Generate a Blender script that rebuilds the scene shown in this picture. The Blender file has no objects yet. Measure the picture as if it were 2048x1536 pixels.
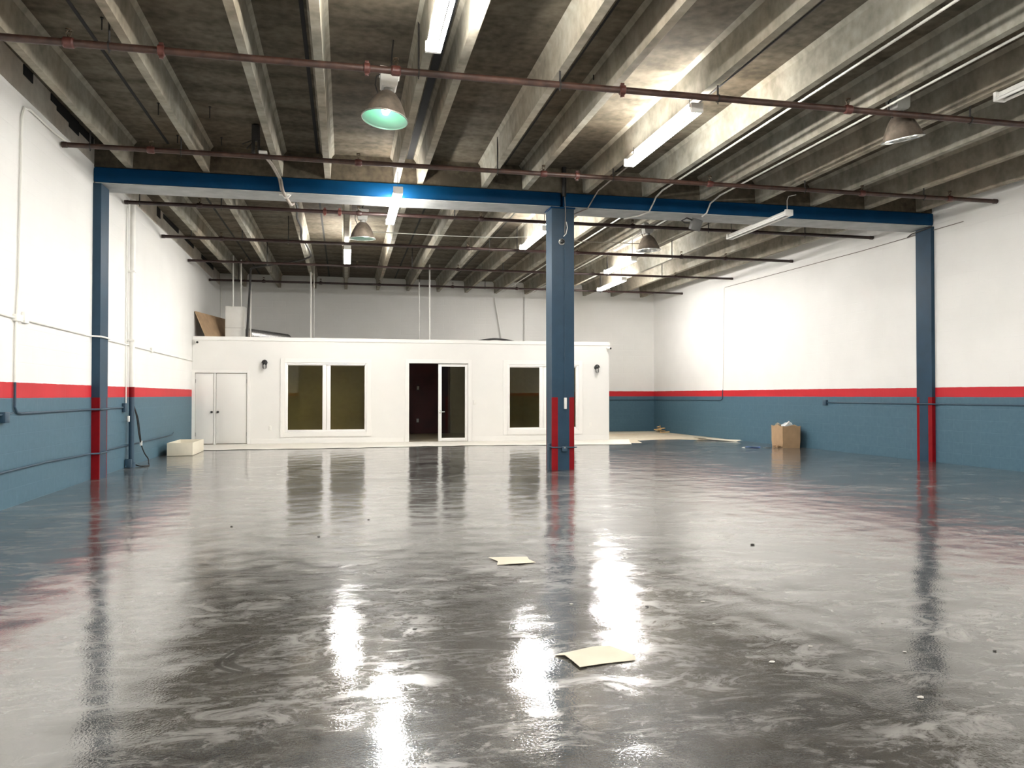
import bpy, bmesh, math, random
from mathutils import Vector, Matrix
random.seed(7)
R = math.radians
SC = bpy.context.scene
COL = SC.collection

# ---------------------------------------------------------------- camera, world, exposure
cam_data = bpy.data.cameras.new('camera')
cam_data.sensor_width = 36.0
cam_data.lens = 1567.0 / 2048.0 * 36.0
cam_data.clip_start = 0.05
cam_data.clip_end = 200
cam = bpy.data.objects.new('camera', cam_data)
COL.objects.link(cam)
cam.location = (0, 0, 1.25)
cam.rotation_euler = (R(90 + 0.843), R(0.0), R(-12.053))
SC.camera = cam

world = bpy.data.worlds.new('world')
SC.world = world
world.use_nodes = True
world.node_tree.nodes['Background'].inputs[0].default_value = (0.8, 0.85, 1, 1)
world.node_tree.nodes['Background'].inputs[1].default_value = 0.02

SC.view_settings.view_transform = 'Standard'
SC.view_settings.look = 'None'
SC.view_settings.gamma = 1
SC.view_settings.use_curve_mapping = False
SC.view_settings.exposure = 2.75
TUBE = 42.0          # emission strength of a lit fluorescent tube
SC.cycles.max_bounces = 8
SC.cycles.diffuse_bounces = 5
SC.cycles.sample_clamp_indirect = 8.0
SC.cycles.use_denoising = True

# ---------------------------------------------------------------- mesh helpers
class MB:
    def __init__(s):
        s.v = []; s.f = []; s.mi = []; s.cur = 0
    def add(s, verts, faces):
        o = len(s.v)
        s.v += [tuple(v) for v in verts]
        s.f += [tuple(i + o for i in f) for f in faces]
        s.mi += [s.cur] * len(faces)
        return s
    def box(s, lo, hi, bev=0.0, mat=None):
        bm = bmesh.new()
        bmesh.ops.create_cube(bm, size=1)
        lo = Vector(lo); hi = Vector(hi); c = (lo + hi) / 2; d = hi - lo
        for v in bm.verts:
            v.co = Vector((v.co.x * d.x, v.co.y * d.y, v.co.z * d.z)) + c
        if bev > 0:
            bmesh.ops.bevel(bm, geom=bm.edges[:], offset=min(bev, min(d) * 0.45), segments=2, affect='EDGES', profile=0.5)
        if mat is not None:
            bm.transform(mat)
        bm.verts.index_update()
        s.add([v.co[:] for v in bm.verts], [[v.index for v in f.verts] for f in bm.faces])
        bm.free()
        return s
    def tube(s, pts, r, n=10, caps=True):
        pts = [Vector(p) for p in pts]
        rr = r if isinstance(r, (list, tuple)) else [r] * len(pts)
        t0 = (pts[1] - pts[0]).normalized()
        up = Vector((0, 0, 1)) if abs(t0.z) < 0.9 else Vector((1, 0, 0))
        a = t0.cross(up).normalized()
        V = []; F = []
        for i, p in enumerate(pts):
            if i == 0: t = t0
            elif i == len(pts) - 1: t = (pts[i] - pts[i - 1]).normalized()
            else: t = ((pts[i + 1] - pts[i]).normalized() + (pts[i] - pts[i - 1]).normalized()).normalized()
            a = (a - t * a.dot(t)).normalized()
            b = t.cross(a)
            for k in range(n):
                w = 2 * math.pi * k / n
                V.append(p + a * math.cos(w) * rr[i] + b * math.sin(w) * rr[i])
        for i in range(len(pts) - 1):
            for k in range(n):
                k2 = (k + 1) % n
                F.append((i * n + k, i * n + k2, (i + 1) * n + k2, (i + 1) * n + k))
        if caps:
            F.append(tuple(range(n - 1, -1, -1)))
            F.append(tuple(range((len(pts) - 1) * n, len(pts) * n)))
        return s.add(V, F)
    def cable(s, pts, r, n=10, k=6):
        """smooth tube through the points"""
        P = [Vector(p) for p in pts]; P = [P[0] * 2 - P[1]] + P + [P[-1] * 2 - P[-2]]
        out = []
        for i in range(1, len(P) - 2):
            for j in range(k):
                t = j / k
                out.append(0.5 * ((2 * P[i]) + (P[i + 1] - P[i - 1]) * t + (2 * P[i - 1] - 5 * P[i] + 4 * P[i + 1] - P[i + 2]) * t * t + (3 * P[i] - P[i - 1] - 3 * P[i + 1] + P[i + 2]) * t ** 3))
        out.append(P[-2])
        if isinstance(r, (list, tuple)):
            rr = []
            for i in range(len(r) - 1): rr += [r[i] + (r[i + 1] - r[i]) * j / k for j in range(k)]
            r = rr + [r[-1]]
        return s.tube(out, r, n)
    def lathe(s, prof, n=32, c=(0, 0, 0), mat=None):
        V = []; F = []
        for (r, z) in prof:
            for k in range(n):
                w = 2 * math.pi * k / n
                p = Vector((r * math.cos(w), r * math.sin(w), z))
                if mat is not None: p = mat @ p
                V.append(p + Vector(c))
        for i in range(len(prof) - 1):
            for k in range(n):
                k2 = (k + 1) % n
                F.append((i * n + k, i * n + k2, (i + 1) * n + k2, (i + 1) * n + k))
        return s.add(V, F)
    def ball(s, c, r, sc=(1, 1, 1), n=16):
        prof = [(max(1e-4, r * math.sin(math.pi * i / n)), -r * math.cos(math.pi * i / n)) for i in range(n + 1)]
        return s.lathe(prof, n * 2, c, Matrix.Diagonal((sc[0], sc[1], sc[2])))
    def build(s, name, mats, parent=None, loc=None, rot=None, smooth=True, angle=35):
        me = bpy.data.meshes.new(name)
        v = s.v
        if loc is not None and parent is None:
            L = Vector(loc)
        me.from_pydata(v, [], s.f)
        if not isinstance(mats, (list, tuple)): mats = [mats]
        for m in mats: me.materials.append(m)
        if len(mats) > 1:
            me.polygons.foreach_set('material_index', s.mi)
        bm = bmesh.new(); bm.from_mesh(me)
        bmesh.ops.recalc_face_normals(bm, faces=bm.faces[:])
        bm.to_mesh(me); bm.free()
        if smooth:
            me.polygons.foreach_set('use_smooth', [True] * len(me.polygons))
            me.set_sharp_from_angle(angle=R(angle))
        me.update()
        o = bpy.data.objects.new(name, me)
        COL.objects.link(o)
        if parent: o.parent = parent
        if loc is not None: o.location = loc
        if rot is not None: o.rotation_euler = rot
        return o

def tag(o, label=None, cat=None, group=None, kind=None):
    if label: o['label'] = label
    if cat: o['category'] = cat
    if group: o['group'] = group
    if kind: o['kind'] = kind
    return o

def thing(name, label, cat, loc=(0, 0, 0), rot=(0, 0, 0), group=None, kind=None):
    o = bpy.data.objects.new(name, None)
    COL.objects.link(o)
    o.empty_display_size = 0.1
    o.location = loc; o.rotation_euler = rot
    return tag(o, label, cat, group, kind)

def solo(name, mb, mat, label, cat, group=None, kind=None, smooth=True):
    """one-mesh thing given in world coordinates: origin moved to the middle of its base"""
    xs = [v[0] for v in mb.v]; ys = [v[1] for v in mb.v]; zs = [v[2] for v in mb.v]
    b = Vector(((min(xs) + max(xs)) / 2, (min(ys) + max(ys)) / 2, min(zs)))
    mb.v = [tuple(Vector(v) - b) for v in mb.v]
    o = mb.build(name, mat, smooth=smooth)
    o.location = b
    return tag(o, label, cat, group, kind)

def struct(name, mb, mat, parent=None, smooth=False):
    o = mb.build(name, mat, parent, smooth=smooth)
    if parent is None: o['kind'] = 'structure'
    return o

def copy_tree(o, parent=None):
    c = o.copy(); COL.objects.link(c)
    if parent: c.parent = parent
    for ch in list(o.children):
        copy_tree(ch, c)
    return c

# ---------------------------------------------------------------- materials
def newmat(name):
    m = bpy.data.materials.new(name); m.use_nodes = True
    nt = m.node_tree
    b = nt.nodes['Principled BSDF']
    return m, nt, b

def N(nt, typ, **kw):
    n = nt.nodes.new(typ)
    for k, v in kw.items():
        if k.startswith('i_'):
            key = k[2:]
            key = int(key) if key.isdigit() else key.replace('_', ' ')
            n.inputs[key].default_value = v
        else:
            setattr(n, k, v)
    return n

def L(nt, a, b): nt.links.new(a, b)

def math_n(nt, op, a, b=None, clamp=False):
    n = nt.nodes.new('ShaderNodeMath'); n.operation = op; n.use_clamp = clamp
    for i, x in enumerate((a, b)):
        if x is None: continue
        if isinstance(x, (int, float)): n.inputs[i].default_value = x
        else: L(nt, x, n.inputs[i])
    return n.outputs[0]

def ramp(nt, fac, stops):
    n = nt.nodes.new('ShaderNodeMapRange'); n.clamp = True
    n.inputs[1].default_value = stops[0]; n.inputs[2].default_value = stops[1]
    n.inputs[3].default_value = 0; n.inputs[4].default_value = 1
    L(nt, fac, n.inputs[0]); return n.outputs[0]

def mixc(nt, fac, a, b, mode='MIX'):
    n = nt.nodes.new('ShaderNodeMix'); n.data_type = 'RGBA'; n.blend_type = mode
    if isinstance(fac, (int, float)): n.inputs[0].default_value = fac
    else: L(nt, fac, n.inputs[0])
    for idx, x in ((6, a), (7, b)):
        if isinstance(x, (tuple, list)): n.inputs[idx].default_value = (*x[:3], 1)
        else: L(nt, x, n.inputs[idx])
    return n.outputs[2]

def simple(name, col, rough=0.5, metal=0.0, var=0.15, scale=8.0, bump=0.0, bscale=60.0, spec=0.5):
    m, nt, b = newmat(name)
    tc = N(nt, 'ShaderNodeTexCoord')
    ns = N(nt, 'ShaderNodeTexNoise', i_Scale=scale, i_Detail=5.0)
    L(nt, tc.outputs['Object'], ns.inputs['Vector'])
    f = ramp(nt, ns.outputs[0], (0.3, 0.7))
    c = mixc(nt, f, [x * (1 - var) for x in col], [min(1, x * (1 + var)) for x in col])
    L(nt, c, b.inputs['Base Color'])
    b.inputs['Roughness'].default_value = rough
    b.inputs['Metallic'].default_value = metal
    b.inputs['Specular IOR Level'].default_value = spec
    if bump > 0:
        nb = N(nt, 'ShaderNodeTexNoise', i_Scale=bscale, i_Detail=4.0)
        L(nt, tc.outputs['Object'], nb.inputs['Vector'])
        bp = N(nt, 'ShaderNodeBump', i_Strength=bump, i_Distance=0.01)
        L(nt, nb.outputs[0], bp.inputs['Height'])
        L(nt, bp.outputs[0], b.inputs['Normal'])
    return m

def emit(name, col, strength):
    m, nt, b = newmat(name)
    b.inputs['Base Color'].default_value = (0.9, 0.9, 0.9, 1)
    b.inputs['Emission Color'].default_value = (*col, 1)
    b.inputs['Emission Strength'].default_value = strength
    return m

def wall_mat():
    m, nt, b = newmat('painted_block')
    geo = N(nt, 'ShaderNodeNewGeometry')
    sep = N(nt, 'ShaderNodeSeparateXYZ'); L(nt, geo.outputs['Position'], sep.inputs[0])
    nz = N(nt, 'ShaderNodeTexNoise', i_Scale=6.0, i_Detail=3.0); L(nt, geo.outputs['Position'], nz.inputs['Vector'])
    wob = math_n(nt, 'MULTIPLY', math_n(nt, 'SUBTRACT', nz.outputs[0], 0.5), 0.012)
    z = math_n(nt, 'ADD', sep.outputs[2], wob)
    isred = math_n(nt, 'LESS_THAN', z, 1.40)
    isblue = math_n(nt, 'LESS_THAN', z, 1.222)
    h = math_n(nt, 'ADD', sep.outputs[0], sep.outputs[1])
    comb = N(nt, 'ShaderNodeCombineXYZ'); L(nt, h, comb.inputs[0]); L(nt, sep.outputs[2], comb.inputs[1])
    br = N(nt, 'ShaderNodeTexBrick', i_Scale=1.0)
    br.inputs['Mortar Size'].default_value = 0.007; br.inputs['Mortar Smooth'].default_value = 0.6
    br.inputs['Brick Width'].default_value = 0.406; br.inputs['Row Height'].default_value = 0.2033
    L(nt, comb.outputs[0], br.inputs['Vector'])
    n2 = N(nt, 'ShaderNodeTexNoise', i_Scale=1.3, i_Detail=6.0); L(nt, geo.outputs['Position'], n2.inputs['Vector'])
    v = ramp(nt, n2.outputs[0], (0.3, 0.7))
    white = mixc(nt, v, (0.73, 0.725, 0.695), (0.77, 0.765, 0.735))
    red = mixc(nt, v, (0.43, 0.013, 0.020), (0.50, 0.018, 0.027))
    n3 = N(nt, 'ShaderNodeTexNoise', i_Scale=14.0, i_Detail=8.0); L(nt, geo.outputs['Position'], n3.inputs['Vector'])
    blue = mixc(nt, n3.outputs[0], (0.045, 0.102, 0.142), (0.070, 0.136, 0.180))
    blue = mixc(nt, math_n(nt, 'MULTIPLY', br.outputs['Fac'], 0.16), blue, (0.12, 0.19, 0.24))
    c = mixc(nt, isred, white, red); c = mixc(nt, isblue, c, blue)
    L(nt, c, b.inputs['Base Color'])
    b.inputs['Roughness'].default_value = 0.55
    b.inputs['Specular IOR Level'].default_value = 0.3
    hgt = math_n(nt, 'ADD', math_n(nt, 'MULTIPLY', br.outputs['Fac'], -0.5), math_n(nt, 'MULTIPLY', n3.outputs[0], 0.25))
    bp = N(nt, 'ShaderNodeBump', i_Strength=0.25, i_Distance=0.012)
    L(nt, hgt, bp.inputs['Height']); L(nt, bp.outputs[0], b.inputs['Normal'])
    return m

def concrete(name, dark, light, streak=True, rough=0.85):
    m, nt, b = newmat(name)
    geo = N(nt, 'ShaderNodeNewGeometry')
    mp = N(nt, 'ShaderNodeMapping'); mp.inputs['Scale'].default_value = (0.6, 2.4, 1.4)
    L(nt, geo.outputs['Position'], mp.inputs[0])
    n1 = N(nt, 'ShaderNodeTexNoise', i_Scale=1.1, i_Detail=9.0, i_Roughness=0.62); L(nt, mp.outputs[0], n1.inputs['Vector'])
    n2 = N(nt, 'ShaderNodeTexNoise', i_Scale=9.0, i_Detail=7.0); L(nt, geo.outputs['Position'], n2.inputs['Vector'])
    n3 = N(nt, 'ShaderNodeTexNoise', i_Scale=0.45, i_Detail=3.0); L(nt, geo.outputs['Position'], n3.inputs['Vector'])
    wv = N(nt, 'ShaderNodeTexWave', i_Scale=0.52, i_Distortion=2.5, i_Detail=3.0); wv.bands_direction = 'Y'; L(nt, geo.outputs['Position'], wv.inputs['Vector'])
    wv.inputs['Detail Scale'].default_value = 1.5
    f = math_n(nt, 'ADD', math_n(nt, 'MULTIPLY', n1.outputs[0], 0.52), math_n(nt, 'MULTIPLY', n2.outputs[0], 0.42))
    f = math_n(nt, 'ADD', f, math_n(nt, 'MULTIPLY', wv.outputs['Fac'], 0.07))
    c = mixc(nt, ramp(nt, f, (0.38, 0.63)), dark, light)
    warm = mixc(nt, ramp(nt, n3.outputs[0], (0.4, 0.65)), (1, 1, 1), (0.95, 0.86, 0.78))
    c = mixc(nt, 1.0, c, warm, 'MULTIPLY')
    L(nt, c, b.inputs['Base Color'])
    b.inputs['Roughness'].default_value = rough
    b.inputs['Specular IOR Level'].default_value = 0.25
    bp = N(nt, 'ShaderNodeBump', i_Strength=0.4, i_Distance=0.012)
    L(nt, f, bp.inputs['Height']); L(nt, bp.outputs[0], b.inputs['Normal'])
    return m

def epoxy_mat():
    m, nt, b = newmat('grey_epoxy_floor')
    geo = N(nt, 'ShaderNodeNewGeometry')
    pos = geo.outputs['Position']
    big = N(nt, 'ShaderNodeTexNoise', i_Scale=0.32, i_Detail=3.0, i_Distortion=0.8); L(nt, pos, big.inputs['Vector'])
    def strk(ang, sx, sy, scale, det, dist, lo, hi, rgh=0.62):
        mp = N(nt, 'ShaderNodeMapping'); mp.inputs['Scale'].default_value = (sx, sy, 1.0); mp.inputs['Rotation'].default_value = (0, 0, R(ang))
        L(nt, pos, mp.inputs[0])
        n = N(nt, 'ShaderNodeTexNoise', i_Scale=scale, i_Detail=det, i_Roughness=rgh, i_Distortion=dist); L(nt, mp.outputs[0], n.inputs['Vector'])
        return ramp(nt, n.outputs[0], (lo, hi))
    s1 = strk(25, 1.0, 1.7, 3.2, 10.0, 0.9, 0.50, 0.60, 0.74)      # chunky trowel flecks
    s2 = strk(-35, 1.0, 3.2, 4.5, 8.0, 0.5, 0.52, 0.63, 0.74)      # brushed streaks
    s3 = strk(60, 1.0, 1.4, 13.0, 6.0, 0.4, 0.53, 0.62, 0.74)      # fine flecks
    s4 = strk(8, 0.8, 1.4, 0.9, 8.0, 1.2, 0.43, 0.57, 0.6)        # broad clouds
    s5 = strk(-50, 1.0, 1.3, 2.1, 9.0, 1.5, 0.42, 0.56, 0.66)     # darker smears
    patch = ramp(nt, big.outputs[0], (0.40, 0.60))
    streak = math_n(nt, 'MAXIMUM', math_n(nt, 'MULTIPLY', s1, math_n(nt, 'ADD', math_n(nt, 'MULTIPLY', s4, 0.75), 0.25)), math_n(nt, 'MULTIPLY', s2, math_n(nt, 'MULTIPLY', patch, 0.8)))
    streak = math_n(nt, 'MAXIMUM', streak, math_n(nt, 'MULTIPLY', s3, math_n(nt, 'ADD', math_n(nt, 'MULTIPLY', s4, 0.4), 0.2)))
    c = mixc(nt, s4, (0.026, 0.0235, 0.019), (0.050, 0.0475, 0.042))
    c = mixc(nt, math_n(nt, 'MULTIPLY', math_n(nt, 'SUBTRACT', 1.0, s5), 0.65), c, (0.017, 0.0155, 0.013))
    c = mixc(nt, math_n(nt, 'MULTIPLY', streak, 0.85), c, (0.215, 0.208, 0.195))
    # paler base colour beyond the middle of the room
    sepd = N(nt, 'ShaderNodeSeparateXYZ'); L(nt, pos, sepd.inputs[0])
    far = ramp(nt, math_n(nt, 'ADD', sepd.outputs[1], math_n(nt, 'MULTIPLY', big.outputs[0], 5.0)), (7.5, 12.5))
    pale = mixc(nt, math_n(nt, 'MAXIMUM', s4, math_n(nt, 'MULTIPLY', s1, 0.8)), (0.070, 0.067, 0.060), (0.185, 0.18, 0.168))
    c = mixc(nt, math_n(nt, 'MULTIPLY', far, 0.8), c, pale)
    # tyre arcs and drag marks that stay with the floor
    sep = N(nt, 'ShaderNodeSeparateXYZ'); L(nt, pos, sep.inputs[0])
    wob = N(nt, 'ShaderNodeTexNoise', i_Scale=1.2, i_Detail=2.0); L(nt, pos, wob.inputs['Vector'])
    marks = None
    for (cx, cy, r0, w) in ((0.6, 13.3, 1.55, 0.14), (0.6, 13.3, 1.85, 0.06), (0.55, 12.3, 0.62, 0.05), (0.55, 12.3, 0.78, 0.035), (0.55, 12.3, 0.92, 0.03), (2.5, 13.6, 1.45, 0.13), (2.6, 13.2, 1.05, 0.05),
                            (9.0, 18.6, 1.0, 0.12), (8.6, 17.9, 1.8, 0.10), (7.3, 18.0, 1.3, 0.12), (9.2, 17.4, 2.4, 0.08), (6.9, 16.4, 1.3, 0.1), (-0.30, 3.95, 0.34, 0.022), (-0.30, 3.95, 0.38, 0.014)):
        dx = math_n(nt, 'SUBTRACT', sep.outputs[0], cx); dy = math_n(nt, 'SUBTRACT', sep.outputs[1], cy)
        d = math_n(nt, 'SQRT', math_n(nt, 'ADD', math_n(nt, 'MULTIPLY', dx, dx), math_n(nt, 'MULTIPLY', dy, dy)))
        d = math_n(nt, 'ADD', d, math_n(nt, 'MULTIPLY', wob.outputs[0], 0.25))
        e = math_n(nt, 'ABSOLUTE', math_n(nt, 'SUBTRACT', d, r0))
        k = math_n(nt, 'SUBTRACT', 1.0, ramp(nt, e, (w * 0.5, w)))
        if r0 < 0.5: k = math_n(nt, 'MULTIPLY', k, math_n(nt, 'LESS_THAN', sep.outputs[0], cx - 0.12))
        else: k = math_n(nt, 'MULTIPLY', k, ramp(nt, wob.outputs[0], (0.30, 0.50)))
        marks = k if marks is None else math_n(nt, 'MAXIMUM', marks, k)
    for (ax, ay, bx, by, w) in ((2.79, 9.35, 3.92, 8.47, 0.035), (2.43, 8.14, 3.12, 7.57, 0.022), (-0.53, 2.62, -0.40, 2.50, 0.010)):
        ln = math.hypot(bx - ax, by - ay); ux, uy = (bx - ax) / ln, (by - ay) / ln
        dx = math_n(nt, 'SUBTRACT', sep.outputs[0], (ax + bx) / 2); dy = math_n(nt, 'SUBTRACT', sep.outputs[1], (ay + by) / 2)
        u = math_n(nt, 'ABSOLUTE', math_n(nt, 'ADD', math_n(nt, 'MULTIPLY', dx, ux), math_n(nt, 'MULTIPLY', dy, uy)))
        v = math_n(nt, 'ABSOLUTE', math_n(nt, 'SUBTRACT', math_n(nt, 'MULTIPLY', dx, uy), math_n(nt, 'MULTIPLY', dy, ux)))
        k = math_n(nt, 'MULTIPLY', math_n(nt, 'LESS_THAN', u, ln / 2), math_n(nt, 'SUBTRACT', 1.0, ramp(nt, v, (w * 0.6, w))))
        marks = math_n(nt, 'MAXIMUM', marks, k)
    c = mixc(nt, math_n(nt, 'MULTIPLY', marks, 0.85), c, (0.010, 0.009, 0.008))
    L(nt, c, b.inputs['Base Color'])
    rgh = math_n(nt, 'ADD', 0.34, math_n(nt, 'ADD', math_n(nt, 'MULTIPLY', streak, 0.10), math_n(nt, 'MULTIPLY', marks, 0.12)))
    L(nt, rgh, b.inputs['Roughness'])
    b.inputs['IOR'].default_value = 1.5; b.inputs['Specular IOR Level'].default_value = 0.2
    b.inputs['Coat Weight'].default_value = 1.0; b.inputs['Coat IOR'].default_value = 3.2
    crg = math_n(nt, 'ADD', 0.06, math_n(nt, 'MULTIPLY', streak, 0.14)); L(nt, crg, b.inputs['Coat Roughness'])
    b.inputs['Coat Tint'].default_value = (1, 1, 1, 1)
    w1 = N(nt, 'ShaderNodeTexNoise', i_Scale=2.6, i_Detail=1.5); L(nt, pos, w1.inputs['Vector'])
    w2 = N(nt, 'ShaderNodeTexNoise', i_Scale=85.0, i_Detail=2.0); L(nt, pos, w2.inputs['Vector'])
    b1 = N(nt, 'ShaderNodeBump', i_Strength=0.30, i_Distance=0.03); L(nt, w1.outputs[0], b1.inputs['Height'])
    b2 = N(nt, 'ShaderNodeBump', i_Strength=0.16, i_Distance=0.003); L(nt, w2.outputs[0], b2.inputs['Height'])
    b3 = N(nt, 'ShaderNodeBump', i_Strength=0.12, i_Distance=0.003); L(nt, streak, b3.inputs['Height'])
    L(nt, b1.outputs[0], b2.inputs['Normal']); L(nt, b2.outputs[0], b3.inputs['Normal'])
    L(nt, b3.outputs[0], b.inputs['Normal']); L(nt, b2.outputs[0], b.inputs['Coat Normal'])
    return m

def glass_mat(name, tint):
    m, nt, b = newmat(name)
    nt.nodes.remove(b)
    out = nt.nodes['Material Output']
    tr = N(nt, 'ShaderNodeBsdfTransparent'); tr.inputs[0].default_value = (*tint, 1)
    gl = N(nt, 'ShaderNodeBsdfGlossy'); gl.inputs['Roughness'].default_value = 0.01
    fr = N(nt, 'ShaderNodeFresnel'); fr.inputs[0].default_value = 1.5
    mx = N(nt, 'ShaderNodeMixShader')
    L(nt, fr.outputs[0], mx.inputs[0]); L(nt, tr.outputs[0], mx.inputs[1]); L(nt, gl.outputs[0], mx.inputs[2])
    L(nt, mx.outputs[0], out.inputs[0])
    return m

M = dict(
    wall=wall_mat(),
    epoxy=epoxy_mat(),
    bare=concrete('bare_floor_concrete', (0.44, 0.405, 0.31), (0.58, 0.54, 0.43)),
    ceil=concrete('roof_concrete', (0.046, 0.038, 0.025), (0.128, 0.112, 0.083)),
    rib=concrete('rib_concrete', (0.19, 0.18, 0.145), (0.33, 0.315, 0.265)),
    ledge=concrete('ledge_concrete', (0.50, 0.485, 0.44), (0.64, 0.62, 0.57)),
    black=simple('black_gap', (0.008, 0.008, 0.008), 0.9),
    steel=simple('blue_steel_paint', (0.015, 0.043, 0.074), 0.45, spec=0.25, var=0.12, scale=3, bump=0.08, bscale=30),
    steel_deep=simple('deep_blue_steel_paint', (0.001, 0.032, 0.088), 0.5, spec=0.08, var=0.12, scale=3, bump=0.08, bscale=30),
    red=simple('red_stripe_paint', (0.20, 0.003, 0.006), 0.5, spec=0.15, var=0.1),
    soffit=simple('grey_soffit', (0.36, 0.37, 0.36), 0.7, var=0.15, scale=4),
    drywall=simple('white_wall_paint', (0.74, 0.73, 0.695), 0.6, var=0.015, scale=2),
    trimw=simple('white_trim_paint', (0.78, 0.77, 0.735), 0.45, var=0.01),
    vinyl=simple('white_window_frame', (0.84, 0.825, 0.80), 0.35, var=0.01),
    paper=simple('cream_paper', (0.42, 0.38, 0.30), 0.8, var=0.05, scale=5, bump=0.2, bscale=10),
    plywood=simple('brown_board', (0.36, 0.24, 0.14), 0.75, var=0.18, scale=4),
    cream=simple('cream_plywood', (0.70, 0.65, 0.52), 0.6, var=0.05),
    card=simple('cardboard', (0.36, 0.235, 0.13), 0.8, var=0.12, scale=5),
    plastic=simple('clear_plastic_film', (0.62, 0.66, 0.66), 0.25, var=0.15, scale=20),
    rust=simple('rusty_pipe', (0.046, 0.021, 0.014), 0.45, var=0.45, scale=9, bump=0.1, bscale=50),
    darkpipe=simple('dark_brown_pipe', (0.026, 0.011, 0.009), 0.4, var=0.4, scale=9),  # darker version of the rusty pipe colour, for the pipes behind the beams
    coupling=simple('red_coupling', (0.075, 0.021, 0.015), 0.45, var=0.3, scale=20),
    brass=simple('tarnished_brass', (0.07, 0.05, 0.03), 0.4, metal=0.7),
    rod=simple('black_rod', (0.02, 0.018, 0.016), 0.6),
    whitemetal=simple('white_enamel', (0.72, 0.71, 0.67), 0.35, var=0.03),
    greymetal=simple('grey_metal', (0.30, 0.30, 0.28), 0.45, metal=0.3),
    galv=simple('galvanised_conduit', (0.55, 0.54, 0.50), 0.4, metal=0.3),
    whitepipe=simple('white_painted_pipe', (0.80, 0.79, 0.74), 0.5, var=0.03),
    bluepipe=simple('blue_painted_pipe', (0.022, 0.055, 0.088), 0.5, var=0.1),
    bronze=simple('weathered_aluminium', (0.20, 0.165, 0.13), 0.45, metal=0.55, var=0.3, scale=12),
    mirror=simple('polished_reflector', (0.78, 0.80, 0.78), 0.22, metal=0.9, var=0.05),
    blackm=simple('black_metal', (0.012, 0.012, 0.012), 0.4),
    rubber=simple('black_cable', (0.018, 0.016, 0.015), 0.55),
    browncable=simple('brown_grey_cable', (0.22, 0.19, 0.16), 0.55),
    foil=simple('silver_foil', (0.45, 0.45, 0.44), 0.35, metal=0.85, var=0.25, scale=30, bump=0.6, bscale=40),
    tube=emit('lit_tube', (1.0, 0.97, 0.93), TUBE),
    tube_dimmed=emit('dimmed_lit_tube', (1.0, 0.97, 0.95), TUBE * 0.8),  # strength lowered to soften the hot spot on the far right wall
    mint_glow=simple('mint_glow_reflector', (0.40, 0.54, 0.47), 0.35, metal=0.2, var=0.05),  # green glow of the bulb put into the reflector colour
    unseen_rolldoor=simple('unseen_door_paint', (0.34, 0.32, 0.25), 0.5, var=0.05),  # for the added doors behind the camera
    tubeoff=simple('unlit_tube', (0.82, 0.81, 0.77), 0.25, var=0.02),
    bulb_on=emit('green_white_bulb', (0.42, 1.0, 0.70), 1.9),
    bulb_dim=emit('faint_green_bulb', (0.5, 1.0, 0.7), 0.35),
    bulb_off=simple('unlit_bulb', (0.7, 0.7, 0.7), 0.15),
    film=glass_mat('tinted_window_glass', (0.90, 0.86, 0.67)),
    clear=glass_mat('door_glass', (0.84, 0.82, 0.74)),
    lensglass=glass_mat('clear_jar_glass', (0.95, 0.95, 0.95)),
    maroon=simple('maroon_paint', (0.085, 0.007, 0.008), 0.5, var=0.3, scale=1.5),
    olive=simple('olive_paint', (0.52, 0.49, 0.36), 0.7, var=0.05),
    plate=simple('switch_plate', (0.78, 0.77, 0.72), 0.4, var=0.02),
    stone=simple('grey_chip', (0.33, 0.32, 0.29), 0.8),
    darkstone=simple('dark_chip', (0.03, 0.028, 0.026), 0.8),
    blueplastic=simple('blue_plastic', (0.03, 0.10, 0.42), 0.4),
    wood=simple('pale_wood', (0.50, 0.33, 0.15), 0.7, var=0.2),
)

# ---------------------------------------------------------------- room shell
def XL(y): return -3.53 - 0.0125 * y
def XR(y): return 11.0 - 0.0125 * y
Y0, Y1 = -6.0, 26.0
ZT = 5.1          # underside of the roof slab
ZR = 4.70         # underside of the ribs
YH = 12.72        # front of the blue beam

def quadwall(p, q, z0, z1, t):
    """wall with inner face from p to q (xy), thickness t to the outside (left of p->q)"""
    p = Vector((*p, 0)); q = Vector((*q, 0)); d = (q - p).normalized(); nrm = Vector((-d.y, d.x, 0)) * t
    a, b2, c, e = p, q, q + nrm, p + nrm
    V = [(*x.xy, z0) for x in (a, b2, c, e)] + [(*x.xy, z1) for x in (a, b2, c, e)]
    return MB().add(V, [(0, 1, 2, 3), (4, 5, 6, 7), (0, 1, 5, 4), (1, 2, 6, 5), (2, 3, 7, 6), (3, 0, 4, 7)])

struct('wall_left', quadwall((XL(Y0), Y0), (XL(Y1), Y1), 0, 4.72, 0.25), M['wall'])
struct('wall_right', quadwall((XR(Y1), Y1), (XR(Y0), Y0), 0, ZT, 0.25), M['wall'])
struct('wall_back', MB().box((XL(26) - 0.25, 26, 0), (XR(26) + 0.25, 26.25, ZT)), M['wall'])
struct('wall_front', MB().box((XL(Y0) - 0.25, Y0 - 0.25, 0), (XR(Y0) + 0.25, Y0, ZT)), M['wall'])

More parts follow.
